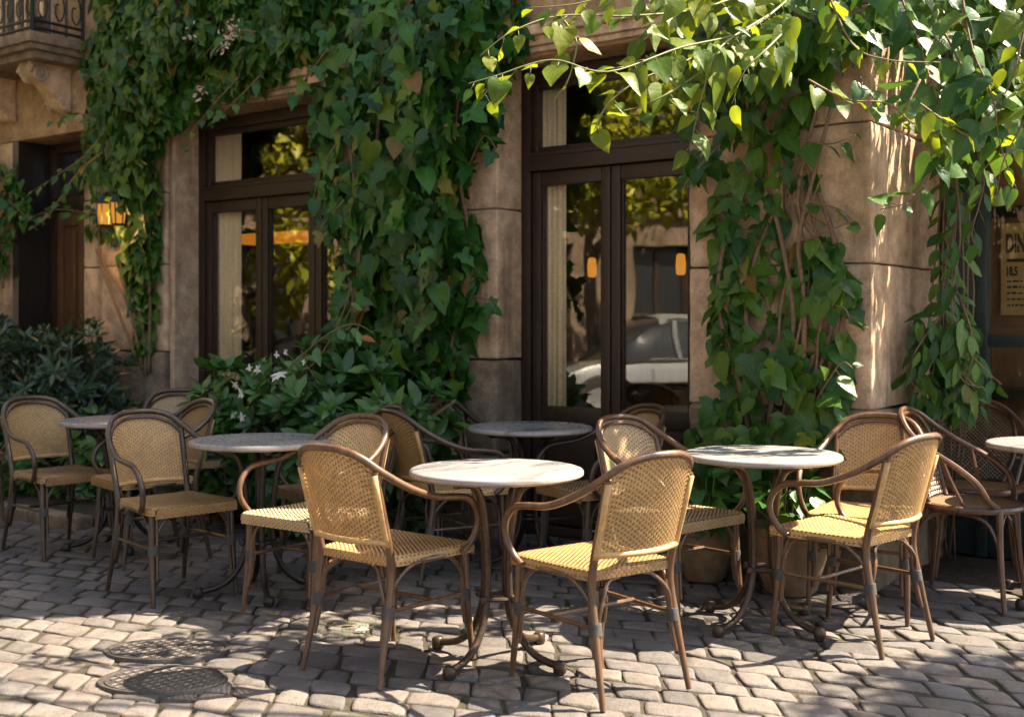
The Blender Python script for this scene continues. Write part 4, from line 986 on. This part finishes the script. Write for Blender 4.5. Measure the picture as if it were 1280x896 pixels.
stems(mb, [[(1000, 640, 0), (1010, 520, 0), (1040, 400, 0.02), (1048, 320, 0.02), (1020, 240, 0.02), (985, 160, 0.04), (960, 80, 0.06), (980, -20, 0.1)],
           [(985, 640, 0), (985, 540, 0.02), (1020, 430, 0.04), (1030, 330, 0.05), (1000, 260, 0.04), (1010, 180, 0.04), (1030, 80, 0.06), (1010, -30, 0.1)],
           [(970, 640, 0.02), (960, 520, 0.04), (990, 420, 0.06), (985, 330, 0.06), (960, 240, 0.06), (940, 140, 0.1), (900, 60, 0.15)],
           [(990, 640, 0.02), (1000, 480, 0.05), (1005, 380, 0.08), (1000, 300, 0.07), (1015, 220, 0.05), (1040, 130, 0.03)],
           [(1020, 640, 0), (1018, 520, 0.0), (1046, 430, 0.0), (1052, 360, 0.0), (1045, 300, 0)],
           [(940, 620, 0.05), (930, 500, 0.06), (900, 400, 0.05), (905, 320, 0.05), (930, 240, 0.07)],
           [(960, 560, 0.03), (935, 420, 0.03), (945, 330, 0.03), (975, 250, 0.03)]], 0.017, 0.03)
stems(mb, [[(x0, 560, 0.05), (x0 + a, 430, 0.07), (x0 + b, 330, 0.06), (x0 + c_, 220, 0.06)] for x0, a, b, c_ in ((990, 10, 30, 20), (1000, -25, -10, 25), (970, 30, 40, 10), (1015, 5, 15, -20))], 0.009, 0.02)
for pts in ([(1010, 300, .1), (1045, 285, .12), (1070, 275, .12)], [(1030, 380, .1), (1055, 385, .13), (1062, 400, .13)], [(1020, 500, .12), (1050, 455, .16), (1066, 460, .16)], [(1000, 175, .1), (1040, 180, .1), (1075, 165, .08)], [(900, 180, .25), (868, 215, .3), (850, 240, .3)], [(1000, 250, .1), (1050, 262, .08), (1072, 285, .05)]):
    sprig(mb, L, [pxwall(x, y, d) for x, y, d in pts], 0.11, 0.07)
finish(root, mb, L, 'ivy_bright', [T_IVY, T_HEART, T_OVATE, T_OVATE])
# -- sunlit shoots hanging out over the door
org = pxwall(985, -20, 0.1)
root = plant("hanging_vine", "sunlit lime green vine shoots with big heart leaves hanging above the tall door", "vine", org)
L, mb = Leaves(), MB()
D0 = 4.9
def A(px, y, D=None): return at(px, y, D or D0)
for pts, sz in (([(985, 0, 5.6), (930, 40, 5.2), (850, 60, 5.0), (760, 90, 4.8), (690, 75, 4.75), (620, 95, 4.7), (585, 105, 4.7)], 0.125),
                ([(960, -20, 5.6), (880, 10, 5.2), (790, 20, 5.0), (700, 20, 4.9), (640, 40, 4.8), (600, 70, 4.8)], 0.125),
                ([(930, 40, 5.2), (850, 80, 5.0), (800, 100, 4.9), (760, 130, 4.85), (742, 165, 4.85)], 0.135),
                ([(940, 50, 5.2), (870, 95, 5.0), (830, 120, 4.9), (795, 135, 4.9), (770, 140, 4.9)], 0.125),
                ([(700, 20, 4.9), (720, 50, 4.85), (715, 85, 4.85), (706, 110, 4.85)], 0.11),
                ([(1000, -30, 5.5), (900, -30, 5.2), (800, -15, 5.0), (720, 5, 4.9), (660, 10, 4.9)], 0.125),
                ([(960, 20, 5.3), (900, 60, 5.0), (880, 110, 4.95), (870, 150, 4.95), (862, 190, 4.95)], 0.13),
                ([(990, 30, 5.2), (960, 60, 5.0), (930, 90, 4.95), (915, 130, 4.95)], 0.14),
                ([(620, 95, 4.7), (612, 110, 4.7), (600, 125, 4.7)], 0.12)):
    sprig(mb, L, [A(*p) for p in pts], sz * 0.86, 0.055, (0.006, 0.002), 0.55, 0.04)
for _ in range(45):
    px = rng.uniform(800, 1000); y = rng.uniform(-30, 95) - (1000 - px) * 0.08; p = A(px, y, rng.uniform(4.9, 5.4))
    L.add(np.array(p), np.array([rng.normal(0, .7), -0.3, -0.8]), np.array([rng.normal(0, .5), -0.7, 0.7]), 0.11 * rng.lognormal(0, .2))
finish(root, mb, L, 'vine_young_lit', [T_HEART, T_OVATE], 'greenstem')
# -- sunlit vine over the right recess
org = W(-0.1, -0.6, 0)
root = plant("hanging_vine", "tangled sunlit vine with glossy white glinting leaves in the top right corner", "vine", org)
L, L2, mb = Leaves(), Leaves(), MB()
for kk, (pts, sz) in enumerate((([(1010, 100, 5.2), (1060, 125, 5.2), (1110, 130, 5.2), (1150, 160, 5.3), (1210, 175, 5.4)], 0.11), ([(1030, -20, 5.3), (1065, 55, 5.25), (1110, 75, 5.2), (1175, 78, 5.3)], 0.11),
                ([(1120, -20, 5.6), (1150, 60, 5.5), (1170, 120, 5.4), (1190, 160, 5.4), (1180, 210, 5.5)], 0.13), ([(1200, -20, 5.4), (1215, 60, 5.3), (1240, 120, 5.2), (1250, 180, 5.2), (1270, 235, 5.3)], 0.13),
                ([(1290, -20, 5.2), (1275, 60, 5.2), (1260, 110, 5.2), (1230, 150, 5.25), (1200, 160, 5.3)], 0.13), ([(1310, 60, 5.1), (1285, 140, 5.15), (1255, 200, 5.2), (1245, 245, 5.3)], 0.12),
                ([(1150, 100, 5.4), (1120, 150, 5.3), (1090, 120, 5.25), (1075, 95, 5.2)], 0.11), ([(1180, 40, 5.4), (1210, 100, 5.3), (1230, 160, 5.2), (1225, 215, 5.3)], 0.13), ([(1175, 150, 5.45), (1165, 210, 5.5), (1140, 250, 5.5), (1100, 262, 5.5)], 0.12),
                ([(1150, 130, 5.2), (1200, 165, 5.2), (1215, 172, 5.2)], 0.12))):
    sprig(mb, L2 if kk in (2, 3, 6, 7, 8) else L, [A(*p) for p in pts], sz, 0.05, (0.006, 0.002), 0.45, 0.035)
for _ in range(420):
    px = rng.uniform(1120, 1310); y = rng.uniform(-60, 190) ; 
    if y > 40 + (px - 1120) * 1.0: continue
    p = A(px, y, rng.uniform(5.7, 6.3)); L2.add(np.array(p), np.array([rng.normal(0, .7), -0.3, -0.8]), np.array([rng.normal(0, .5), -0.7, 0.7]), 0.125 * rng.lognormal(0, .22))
finish(root, mb, L, 'vine_young_lit', [T_HEART, T_OVATE], 'stem')
L2.build('shaded_foliage', M['ivy_bright'], [T_HEART, T_OVATE], root, root.location)  # darker leaf material gives this part of the vine its shaded tone
# -- strand trailing down beside the shopfront
org = W(-0.08, -0.95, 0)
root = plant("trailing_vine", "slender trailing vine with sun struck leaves between the corner pillar and the shopfront", "vine", org)
L, mb = Leaves(), MB()
def B_(x, y, D): return at(x, y, D)
for pts in ([(1185, 120, 6.1), (1195, 220, 6.05), (1200, 300, 6.0), (1190, 380, 5.95), (1205, 430, 5.9), (1235, 465, 5.85), (1252, 480, 5.85)], [(1200, 100, 6.1), (1205, 220, 6.1), (1185, 310, 6.1), (1175, 400, 6.05), (1165, 470, 6.0), (1150, 490, 5.95)],
            [(1190, 150, 6.2), (1180, 260, 6.2), (1178, 380, 6.15), (1185, 470, 6.1), (1200, 520, 6.05)], [(1195, 360, 6.0), (1215, 420, 5.9), (1210, 470, 5.9), (1190, 500, 5.9)], [(1180, 390, 6.0), (1150, 430, 5.95), (1135, 465, 5.95), (1148, 490, 5.95)],
            [(1215, 100, 6.0), (1225, 180, 5.95), (1230, 230, 5.9), (1215, 290, 5.9), (1222, 310, 5.9)], [(1190, 400, 5.95), (1200, 470, 5.9), (1230, 485, 5.85)]):
    sprig(mb, L, [B_(*p) for p in pts], 0.125, 0.045, (0.006, 0.002), 0.75, 0.03)
for k in range(8):
    x = 1172 + k * 6; mb.tube([B_(x, 90, 6.25), B_(x + rng.normal(0, 6), 220, 6.25), B_(x + rng.normal(0, 8), 360, 6.2), B_(x + rng.normal(0, 8), 520, 6.2), W(-0.08 + rng.normal(0, 0.04), -0.95, 0)], 0.005, 5, 5)
for _ in range(170):
    y = rng.uniform(395, 510); px = rng.uniform(1142, 1225) + (y - 440) * 0.1; p = B_(px, y, rng.uniform(5.9, 6.25)); L.add(np.array(p), np.array([rng.normal(0, .6), -0.3, -1.0]), np.array([rng.normal(0, .5), -0.8, 0.6]), 0.105 * rng.lognormal(0, .22))
finish(root, mb, L, 'ivy_bright', [T_OVAL], 'stem')

# -- shrubs
def lumps(L, mb, cs, size, ros=7, axis_up=0.7, spread=0.55):
    """rosettes of leaves spread through ellipsoid lumps given in wall coordinates (u, d, z, ru, rd, rz, count)"""
    for u, d, z, ru, rd, rz, n in cs:
        for _ in range(n):
            v = rng.normal(0, 1, 3); v /= np.linalg.norm(v); r = rng.random() ** 0.22
            k = 1 + 0.22 * mnoise.noise(Vector((v[0] * 2 + u, v[1] * 2, v[2] * 2 + z)))
            c = W(u + ru * v[0] * r * k, max(0.04, d + rd * v[1] * r * k), max(0.06, z + rz * v[2] * r * k))
            ax = np.array(U * v[0] + Nn * v[1] + Z * (v[2] + axis_up)) + rng.normal(0, 0.25, 3); ax /= np.linalg.norm(ax)
            e1 = np.cross(ax, [0.3, 0.5, 0.8]); e1 /= np.linalg.norm(e1); e2 = np.cross(ax, e1); ph = rng.uniform(0, 6.28)
            for i in range(ros):
                a = ph + i * 2.4; el = spread + 0.5 * i / ros
                out = e1 * math.cos(a) + e2 * math.sin(a); tv = ax * math.cos(el) + out * math.sin(el)
                nv = ax * math.sin(el) - out * math.cos(el) * 0.9 + ax * 0.3
                L.add(np.array(c) + tv * 0.008, tv, nv, size * rng.lognormal(0, 0.2))
            mb.tube([Vector(c), Vector(c) - Vector(ax) * rng.uniform(0.08, 0.2)], 0.003, 4, 1)
org = W(6.9, 0.55, 0)
root = plant("shrub", "dark blue green shrub with narrow leaves below the balcony", "shrub", org)
L, mb = Leaves(), MB()
lumps(L, mb, [(7.6, 0.45, 0.75, 0.8, 0.42, 0.55, 260), (6.55, 0.5, 0.72, 0.75, 0.45, 0.52, 300), (5.95, 0.45, 0.5, 0.5, 0.4, 0.42, 170), (8.5, 0.4, 0.65, 0.7, 0.4, 0.5, 100), (7.0, 0.5, 1.0, 0.4, 0.3, 0.28, 90), (6.0, 0.5, 0.95, 0.45, 0.35, 0.35, 110), (7.6, 0.45, 1.15, 0.5, 0.35, 0.3, 90)], 0.115, 8, 0.8, 0.6)
for u, d in ((7.6, .45), (6.55, .5), (5.95, .45), (8.5, .4)):
    for k in range(5): mb.tube([W(u + rng.normal(0, .05), d, 0), W(u + rng.normal(0, .2), d + rng.normal(0, .1), 0.5), W(u + rng.normal(0, .4), d + rng.normal(0, .2), 0.95)], 0.010, 5, 3)
finish(root, mb, L, 'shrub', T_LANCE)
org = W(5.7, 0.95, 0)
root = plant("ground_shrub", "low bright green leafy shrub at the foot of the dark shrub, behind the left tables", "shrub", org)
L, mb = Leaves(), MB()
lumps(L, mb, [(5.5, 0.6, 0.3, 0.5, 0.35, 0.33, 150), (6.2, 0.85, 0.22, 0.5, 0.3, 0.25, 110), (4.9, 0.30, 0.2, 0.35, 0.2, 0.2, 50), (7.0, 0.85, 0.18, 0.5, 0.25, 0.22, 70)], 0.085, 6, 0.9, 0.75)
finish(root, mb, L, 'gardenia', T_OVAL)
org = W(3.6, 0.5, 0)
root = plant("flowering_shrub", "glossy green shrub with white star blossoms at the foot of the ivy column", "shrub", org)
L, mb = Leaves(), MB()
lumps(L, mb, [(3.9, 0.55, 0.55, 0.5, 0.40, 0.50, 190), (3.2, 0.55, 0.70, 0.55, 0.42, 0.50, 220), (4.25, 0.35, 0.42, 0.36, 0.26, 0.42, 100), (2.75, 0.42, 0.6, 0.38, 0.32, 0.5, 120), (3.5, 0.55, 0.3, 0.7, 0.4, 0.3, 100)], 0.115, 7, 0.75, 0.75)
for u, d in ((3.9, .5), (3.2, .5), (4.35, .5), (2.8, .4)):
    for k in range(4): mb.tube([W(u + rng.normal(0, .05), d, 0), W(u + rng.normal(0, .15), d + rng.normal(0, .1), 0.4), W(u + rng.normal(0, .3), d + rng.normal(0, .15), 0.85)], 0.010, 5, 3)
sprig(mb, L, [pxwall(x, y, d) for x, y, d in ((375, 470, .75), (400, 445, .75), (425, 400, .7), (440, 350, .65))], 0.11, 0.07)
sprig(mb, L, [pxwall(x, y, d) for x, y, d in ((340, 480, .85), (400, 425, .8), (440, 405, .75), (470, 418, .7))], 0.11, 0.06)
finish(root, mb, L, 'gardenia', T_OVAL)
for cx, cy, k, sz in ((349, 468, 6, 0.105), (357, 440, 5, 0.05), (346, 443, 4, 0.05), (322, 462, 6, 0.065), (312, 460, 5, 0.05), (294, 480, 6, 0.07), (302, 492, 6, 0.07), (292, 518, 5, 0.06), (303, 521, 5, 0.055), (380, 452, 4, 0.04), (342, 470, 3, 0.05)):
    o = Leaves(); q = np.array(pxwall(cx, cy, 0.98))
    ax = norm((aN + aZ * 0.3 + rng.normal(0, 0.3, 3))[None])[0]; e1 = norm(np.cross(ax, [0.2, 0.3, 0.9])[None])[0]; e2 = np.cross(ax, e1)
    for i in range(k):
        a = i * 6.283 / k + rng.normal(0, 0.2); out = e1 * math.cos(a) + e2 * math.sin(a); o.add(q, out + ax * 0.25 - aZ * 0.3, ax - out * 0.2, 0.55 * sz * rng.uniform(0.8, 1.15))
    o.build("blossom", M['petal'], T_OVAL, root, org)
    mbs = MB(); mbs.tube([Vector(q) - org, Vector(q) - org - Vector(ax) * 0.12 - Z * 0.08], 0.003, 4, 1); mbs.build("flower_stalk", M['greenstem'], root)

# -- terracotta pots with plants
def potted(x, y, r, h, label, n, lm):
    t = thing("potted_plant", label, "potted plant", (x, y, 0))
    mb = MB(); mb.lathe([(0.0001, 0.0), (r * 0.55, 0.0), (r * 0.66, 0.02), (r * 0.92, h * 0.55), (r * 0.97, h * 0.85), (r * 1.04, h * 0.87), (r * 1.05, h * 0.98), (r * 1.0, h), (r * 0.9, h), (r * 0.88, h * 0.9), (0.0001, h * 0.88)], 36, cap=False)
    mb.build("pot", M['terracotta'], t, smooth=True)
    L, mb = Leaves(), MB()
    for _ in range(n):
        a = rng.uniform(0, 6.28); rr = r * rng.random() ** 0.5 * 1.2; hh = rng.uniform(0.05, 0.28); e = np.array([math.cos(a), math.sin(a), 0])
        p = np.array([x, y, h * 0.9]) + e * rr + [0, 0, hh * (1.2 - rr / r * 0.5)]
        mb.tube([Vector((e * r * 0.2)) + Z * (h * 0.88), Vector(p - [x, y, 0])], 0.003, 4, 1)
        L.add(p, e * 0.9 + [0, 0, rng.uniform(-0.5, 0.5)] + rng.normal(0, .3, 3), np.array([0, 0, 1.0]) + e * 0.4 + rng.normal(0, .3, 3), 0.10 * rng.lognormal(0, .25))
    mb.build("stem", M['greenstem'], t); L.build("foliage", M[lm], T_HEART, t, (x, y, 0))
potted(1.35, 5.66, 0.19, 0.33, "weathered tan clay pot with leafy plant under the right marble table", 60, 'ivy_bright')
potted(0.98, 5.95, 0.16, 0.28, "smaller dim clay pot at the wall left of the larger clay pot", 45, 'ivy')

# dark oval plates with raised bars, set into the paving
for cx_, D_, wx_, wy_, lab in ((-1.375, 4.66, 0.25, 0.155, "dark oval plate with raised bars in the paving, the farther of the two"), (-1.275, 4.27, 0.235, 0.165, "dark oval plate with raised bars in the paving, the nearer of the two")):
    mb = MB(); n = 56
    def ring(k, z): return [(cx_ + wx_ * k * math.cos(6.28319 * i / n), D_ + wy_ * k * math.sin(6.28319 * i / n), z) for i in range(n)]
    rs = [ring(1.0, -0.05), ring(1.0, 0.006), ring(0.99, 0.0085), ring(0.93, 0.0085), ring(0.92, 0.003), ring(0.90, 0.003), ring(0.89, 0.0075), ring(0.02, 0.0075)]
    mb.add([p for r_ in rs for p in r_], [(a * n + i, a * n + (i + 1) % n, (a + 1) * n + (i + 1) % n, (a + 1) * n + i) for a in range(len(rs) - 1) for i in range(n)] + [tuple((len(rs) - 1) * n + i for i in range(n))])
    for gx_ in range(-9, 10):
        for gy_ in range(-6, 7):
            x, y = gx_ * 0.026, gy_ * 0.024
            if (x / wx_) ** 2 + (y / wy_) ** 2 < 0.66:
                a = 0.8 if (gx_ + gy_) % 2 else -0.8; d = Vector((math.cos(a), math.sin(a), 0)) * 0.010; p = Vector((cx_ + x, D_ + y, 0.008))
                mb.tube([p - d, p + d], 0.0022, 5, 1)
    o = mb.build("oval_plate", M['ovalplate'], smooth=True); o.data.transform(Matrix.Translation((-cx_, -D_, 0))); o.location = (cx_, D_, 0); tag(o, lab, "utility cover", "dark oval plates in the paving")
# planting bed kerb along the left
mb = MB(); 
for i in range(9):
    u = 4.6 + i * 0.55; mb.block((u, 1.22, -0.05), (u + 0.54, 1.36, 0.075), W, r=0.02, step=0.06, amp=0.006, seed=i)
tag(mb.build("kerb", M['stone_rough'], smooth=True, angle=180), kind='structure')
mb = MB(); mb.box(4.6, 9.5, 0.0, 1.22, -0.06, 0.045, W); tag(mb.build("planting_bed", M['soil']), kind='structure')

# moss in the joints and a few fallen leaves
L = Leaves()
for _ in range(420):
    px = rng.normal(452, 30); y = rng.normal(783, 9); D = CAM_H * FPX / (y - HY)
    p = np.array([(px - CX) / FPX * D, D, -0.003 + 0.006 * rng.random()]); L.add(p, np.append(rng.normal(0, 1, 2), 0.2), np.array([0, 0, 1.0]) + rng.normal(0, .3, 3), 0.009)
o = L.build("moss", M['moss'], T_OVAL, None, (0, 0, 0)); tag(o, "thin green moss between the cobbles near the front left chair", kind='stuff')
for px, y, lab, m in ((428, 783, "tiny yellow green leaf lying on mossy cobbles behind the front left chair", 'vine_young_lit'), (444, 790, "tiny pale leaf fallen on cobbles beside the yellow green leaf", 'petal_pink')):
    D = CAM_H * FPX / (y - HY); q = Vector(((px - CX) / FPX * D, D, 0.008)); L = Leaves(); L.add(np.array(q), np.array([1, 0.3, 0.1]), np.array([0, 0, 1.0]), 0.06)
    o = L.build("fallen_leaf", M[m], T_OVAL, None, q); o.location = q; tag(o, lab, "leaf")

# ------------------------------------------------------------------ across the street: trees, houses and a car that the windows mirror
def tree(x, y, h, clusters, label, lm, size, trunk_r=0.11, group=None):
    t = thing("street_tree", label, "tree", (x, y, 0), 0, group)
    mb = MB(); top = Vector((rng.normal(0, .1), rng.normal(0, .1), h))
    mb.tube([(0, 0, -0.05), (0.03, 0.02, h * 0.4), top * 0.75 + Vector((0.05, 0, 0)), top], [trunk_r * 1.3, trunk_r, trunk_r * 0.8, trunk_r * 0.5], 10, 4)
    L = Leaves()
    for cx, cy, cz, r, n in clusters:
        c = Vector((cx - x, cy - y, cz)); s0 = Vector((0, 0, min(h, cz * 0.7)))
        mb.tube([s0, s0.lerp(c, 0.5) + Vector(rng.normal(0, 0.12, 3)), c], [trunk_r * 0.45, trunk_r * 0.25, 0.012], 6, 4)
        for k in range(max(3, n // 60)):
            e = c + Vector(rng.normal(0, r * 0.5, 3)); mb.tube([c.lerp(s0, 0.2), e], [0.012, 0.005], 4, 1)
        v = rng.normal(0, 1, (n, 3)); v = v / np.linalg.norm(v, axis=1, keepdims=True) * (rng.random((n, 1)) ** 0.45) * r
        v *= [1, 1, 0.75]
        # gaps: leave out leaves where a coarse noise is low
        for q in v:
            p = q + np.array([cx, cy, cz])
            if mnoise.noise(Vector(p * 2.2)) < -0.12: continue
            L.add(p, q / r + rng.normal(0, .6, 3) - [0, 0, 0.4], rng.normal(0, .5, 3) + [0, 0, 0.8], size * rng.lognormal(0, .2))
    mb.build("trunk", M['bark'], t, smooth=True); L.build("crown", M[lm], T_OVAL if size < 0.12 else T_HEART, t, (x, y, 0))
    return t
tree(-8.5, 3.4, 2.6, [(-6.6, 3.0, 3.3, 0.9, 900), (-6.5, 4.0, 3.0, 0.8, 800), (-7.2, 2.4, 3.9, 1.0, 800), (-6.9, 3.6, 4.3, 1.1, 900), (-6.3, 4.6, 3.6, 0.8, 600), (-7.4, 3.2, 5.0, 1.1, 700)], "broad sunlit tree across the street, seen mirrored in the tall door", 'tree', 0.13, group="street trees across the road")
tree(-7.8, 8.4, 2.9, [(-7.4, 8.0, 3.6, 1.0, 900), (-7.2, 8.9, 3.3, 0.9, 800), (-8.0, 7.2, 3.9, 1.0, 800), (-7.7, 8.4, 4.7, 1.2, 900), (-7.0, 7.4, 4.3, 0.9, 600), (-7.3, 6.6, 3.3, 0.7, 500), (-7.6, 7.6, 2.2, 0.8, 600), (-7.5, 9.4, 2.3, 0.8, 600), (-8.2, 8.5, 1.4, 0.8, 500), (-8.2, 6.8, 1.3, 0.8, 500), (-8.4, 9.8, 1.2, 0.8, 500)], "sunlit tree mirrored in the glazing left of the ivy column", 'tree', 0.13, group="street trees across the road")
# unseen tree to the right, its leaf clusters placed to shade the pavement
cl = [(5.0, 4.30, 4.35, 0.72, 2400), (4.75, 4.0, 4.0, 0.5, 1000), (5.5, 4.5, 4.6, 0.7, 900), (1.8, 4.1, 4.7, 0.35, 60), (0.9, 3.95, 4.6, 0.4, 80), (1.4, 4.6, 4.6, 0.3, 45), (5.0, 3.6, 4.2, 0.7, 800)]
tree(5.9, 3.6, 3.2, cl, "unseen leafy tree right of the terrace, placed to cast dappled shade", 'ivy_bright', 0.115)

hb = thing("townhouse", "pale stone townhouse across the street, mirrored in the cafe glass", "building", (-11, 3, 0))
mb = MB(); ys = [-6 + i * 2.2 for i in range(9)]
def bx(x0, x1, y0, y1, z0, z1): mb.box(x0 + 11, x1 + 11, y0 - 3, y1 - 3, z0, z1)
wd = 1.1
edges = [-8.0]
for yy in ys: edges += [yy, yy + wd]
edges.append(13.5)
for i in range(0, len(edges), 2): bx(-11.4, -11, edges[i], edges[i + 1], 0, 9)
for yy in ys:
    bx(-11.4, -11, yy + 0.001, yy + wd - 0.001, 0, 0.5); bx(-11.4, -11, yy + 0.001, yy + wd - 0.001, 2.6, 3.6); bx(-11.4, -11, yy + 0.001, yy + wd - 0.001, 5.6, 9)
bx(-11.02, -10.85, -8, 13.5, 3.1, 3.3); bx(-11.02, -10.8, -8, 13.5, 8.7, 9.1)
mb.build("wall", M['facade'], hb)
for yy in ys:
    for z0, z1 in ((0.5, 2.6), (3.6, 5.6)):
        mb = MB(); y0 = yy - 3
        mb.box(-0.26, -0.2, y0, y0 + 0.07, z0, z1); mb.box(-0.26, -0.2, y0 + wd - 0.07, y0 + wd, z0, z1); mb.box(-0.26, -0.2, y0 + wd / 2 - 0.04, y0 + wd / 2 + 0.04, z0, z1)
        mb.box(-0.26, -0.2, y0 + 0.071, y0 + wd - 0.071, z1 - 0.07, z1); mb.box(-0.26, -0.2, y0 + 0.071, y0 + wd - 0.071, z0, z0 + 0.07)
        wo_ = mb.build("window", M['frame'], hb)
        mb = MB(); mb.box(-0.25, -0.24, y0 + 0.05, y0 + wd - 0.05, z0 + 0.05, z1 - 0.05); mb.build("pane", M['carglass'], wo_)

# parked car across the street
car = thing("parked_car", "silver hatchback parked across the street, mirrored in the tall door glass", "car", (-7.2, 2.7, 0), R(97))
def carbody(prof_fn, stations, name, m, par, smooth=True):
    mb = MB(); n = None
    for i, xs in enumerate(stations):
        ring = prof_fn(xs)
        if n is None: n = len(ring); base = len(mb.v)
        mb.v.extend(ring)
    k = len(stations)
    for i in range(k - 1):
        for j in range(n): mb.f.append((i * n + j, i * n + (j + 1) % n, (i + 1) * n + (j + 1) % n, (i + 1) * n + j))
    mb.f.append(tuple(range(n))); mb.f.append(tuple((k - 1) * n + j for j in range(n)))
    return mb.build(name, m, par, smooth=smooth, angle=50)
def lower(x):
    e = max(0, abs(x) - 1.55) / 0.5; hw = 0.86 * (1 - 0.22 * e * e); zt = 0.86 - 0.12 * max(0, x - 0.6) ** 1.2 - 0.1 * e; zb = 0.22 + 0.12 * e
    return [(x, -hw, zb + 0.1), (x, -hw * 0.92, zb), (x, hw * 0.92, zb), (x, hw, zb + 0.1), (x, hw, zt - 0.16), (x, hw * 0.93, zt - 0.02), (x, hw * 0.6, zt + 0.01), (x, -hw * 0.6, zt + 0.01), (x, -hw * 0.93, zt - 0.02), (x, -hw, zt - 0.16)]
carbody(lower, [-2.0, -1.9, -1.7, -1.4, -0.7, 0, 0.6, 1.0, 1.4, 1.75, 1.95, 2.05], "body", M['carpaint'], car)
def cabin(x):
    f = min(1, max(0, (1.15 - x) / 0.75)); b = min(1, max(0, (x + 1.95) / 0.55)); zt = 0.82 + 0.60 * min(f ** 0.6, b ** 0.6); hw = 0.80 - 0.16 * min(f, b)
    return [(x, -0.80, 0.80), (x, 0.80, 0.80), (x, hw, zt - 0.07), (x, hw * 0.85, zt), (x, -hw * 0.85, zt), (x, -hw, zt - 0.07)]
carbody(cabin, [-1.93, -1.75, -1.45, -0.9, -0.2, 0.35, 0.7, 1.0, 1.13], "windows", M['carglass'], car)
def roofp(x):
    r = cabin(x); zt = r[3][2]; hw = r[2][1]
    return [(x, -hw - 0.012, zt - 0.09), (x, -hw * 0.86, zt + 0.012), (x, hw * 0.86, zt + 0.012), (x, hw + 0.012, zt - 0.09), (x, hw * 0.8, zt - 0.03), (x, -hw * 0.8, zt - 0.03)]
carbody(roofp, [-1.6, -1.45, -0.9, -0.2, 0.35, 0.5], "roof", M['carpaint'], car)
mb = MB()
for sy in (-1, 1):
    mb.box(-1.7, 1.5, sy * 0.862, sy * 0.868, 0.52, 0.56)
    for x in (-0.42, 0.62): mb.box(x, x + 0.012, sy * 0.855, sy * 0.864, 0.32, 0.72)
    mb.box(-1.9, 1.2, sy * 0.795, sy * 0.83, 0.795, 0.835)
mb.build("trim", M['rubber'], car)
mb = MB()
for sy in (-1, 1):
    for x in (-0.75, 0.28): mb.tube([(x, sy * 0.806, 0.83), (x + 0.03, sy * 0.74, 1.12), (x + 0.02, sy * 0.665, 1.33)], 0.03, 6, 2)
mb.build("pillar", M['carpaint'], car)
for sx in (-1.28, 1.32):
    for sy in (-0.80, 0.80):
        wl = bpy.data.objects.new("wheel", None); col.objects.link(wl); wl.parent = car; wl.location = (sx, sy, 0.31); wl.rotation_euler = (R(90), 0, 0)
        mb = MB(); mb.lathe([(0.2, -0.1), (0.29, -0.1), (0.31, -0.07), (0.31, 0.07), (0.29, 0.1), (0.2, 0.1)], 28, cap=False); mb.build("tyre", M['rubber'], wl, smooth=True)
        mb = MB(); mb.lathe([(0.0001, -0.07), (0.2, -0.085), (0.205, 0.085), (0.0001, 0.07)], 20, cap=False); mb.build("rim", M['carpaint'], wl, smooth=True)
for sy in (-0.6, 0.6):
    mb = MB(); mb.block((1.93, sy - 0.13, 0.60), (2.03, sy + 0.13, 0.70), None, r=0.03, step=0.05, amp=0); mb.build("headlight", M['lampglass'], car, smooth=True)
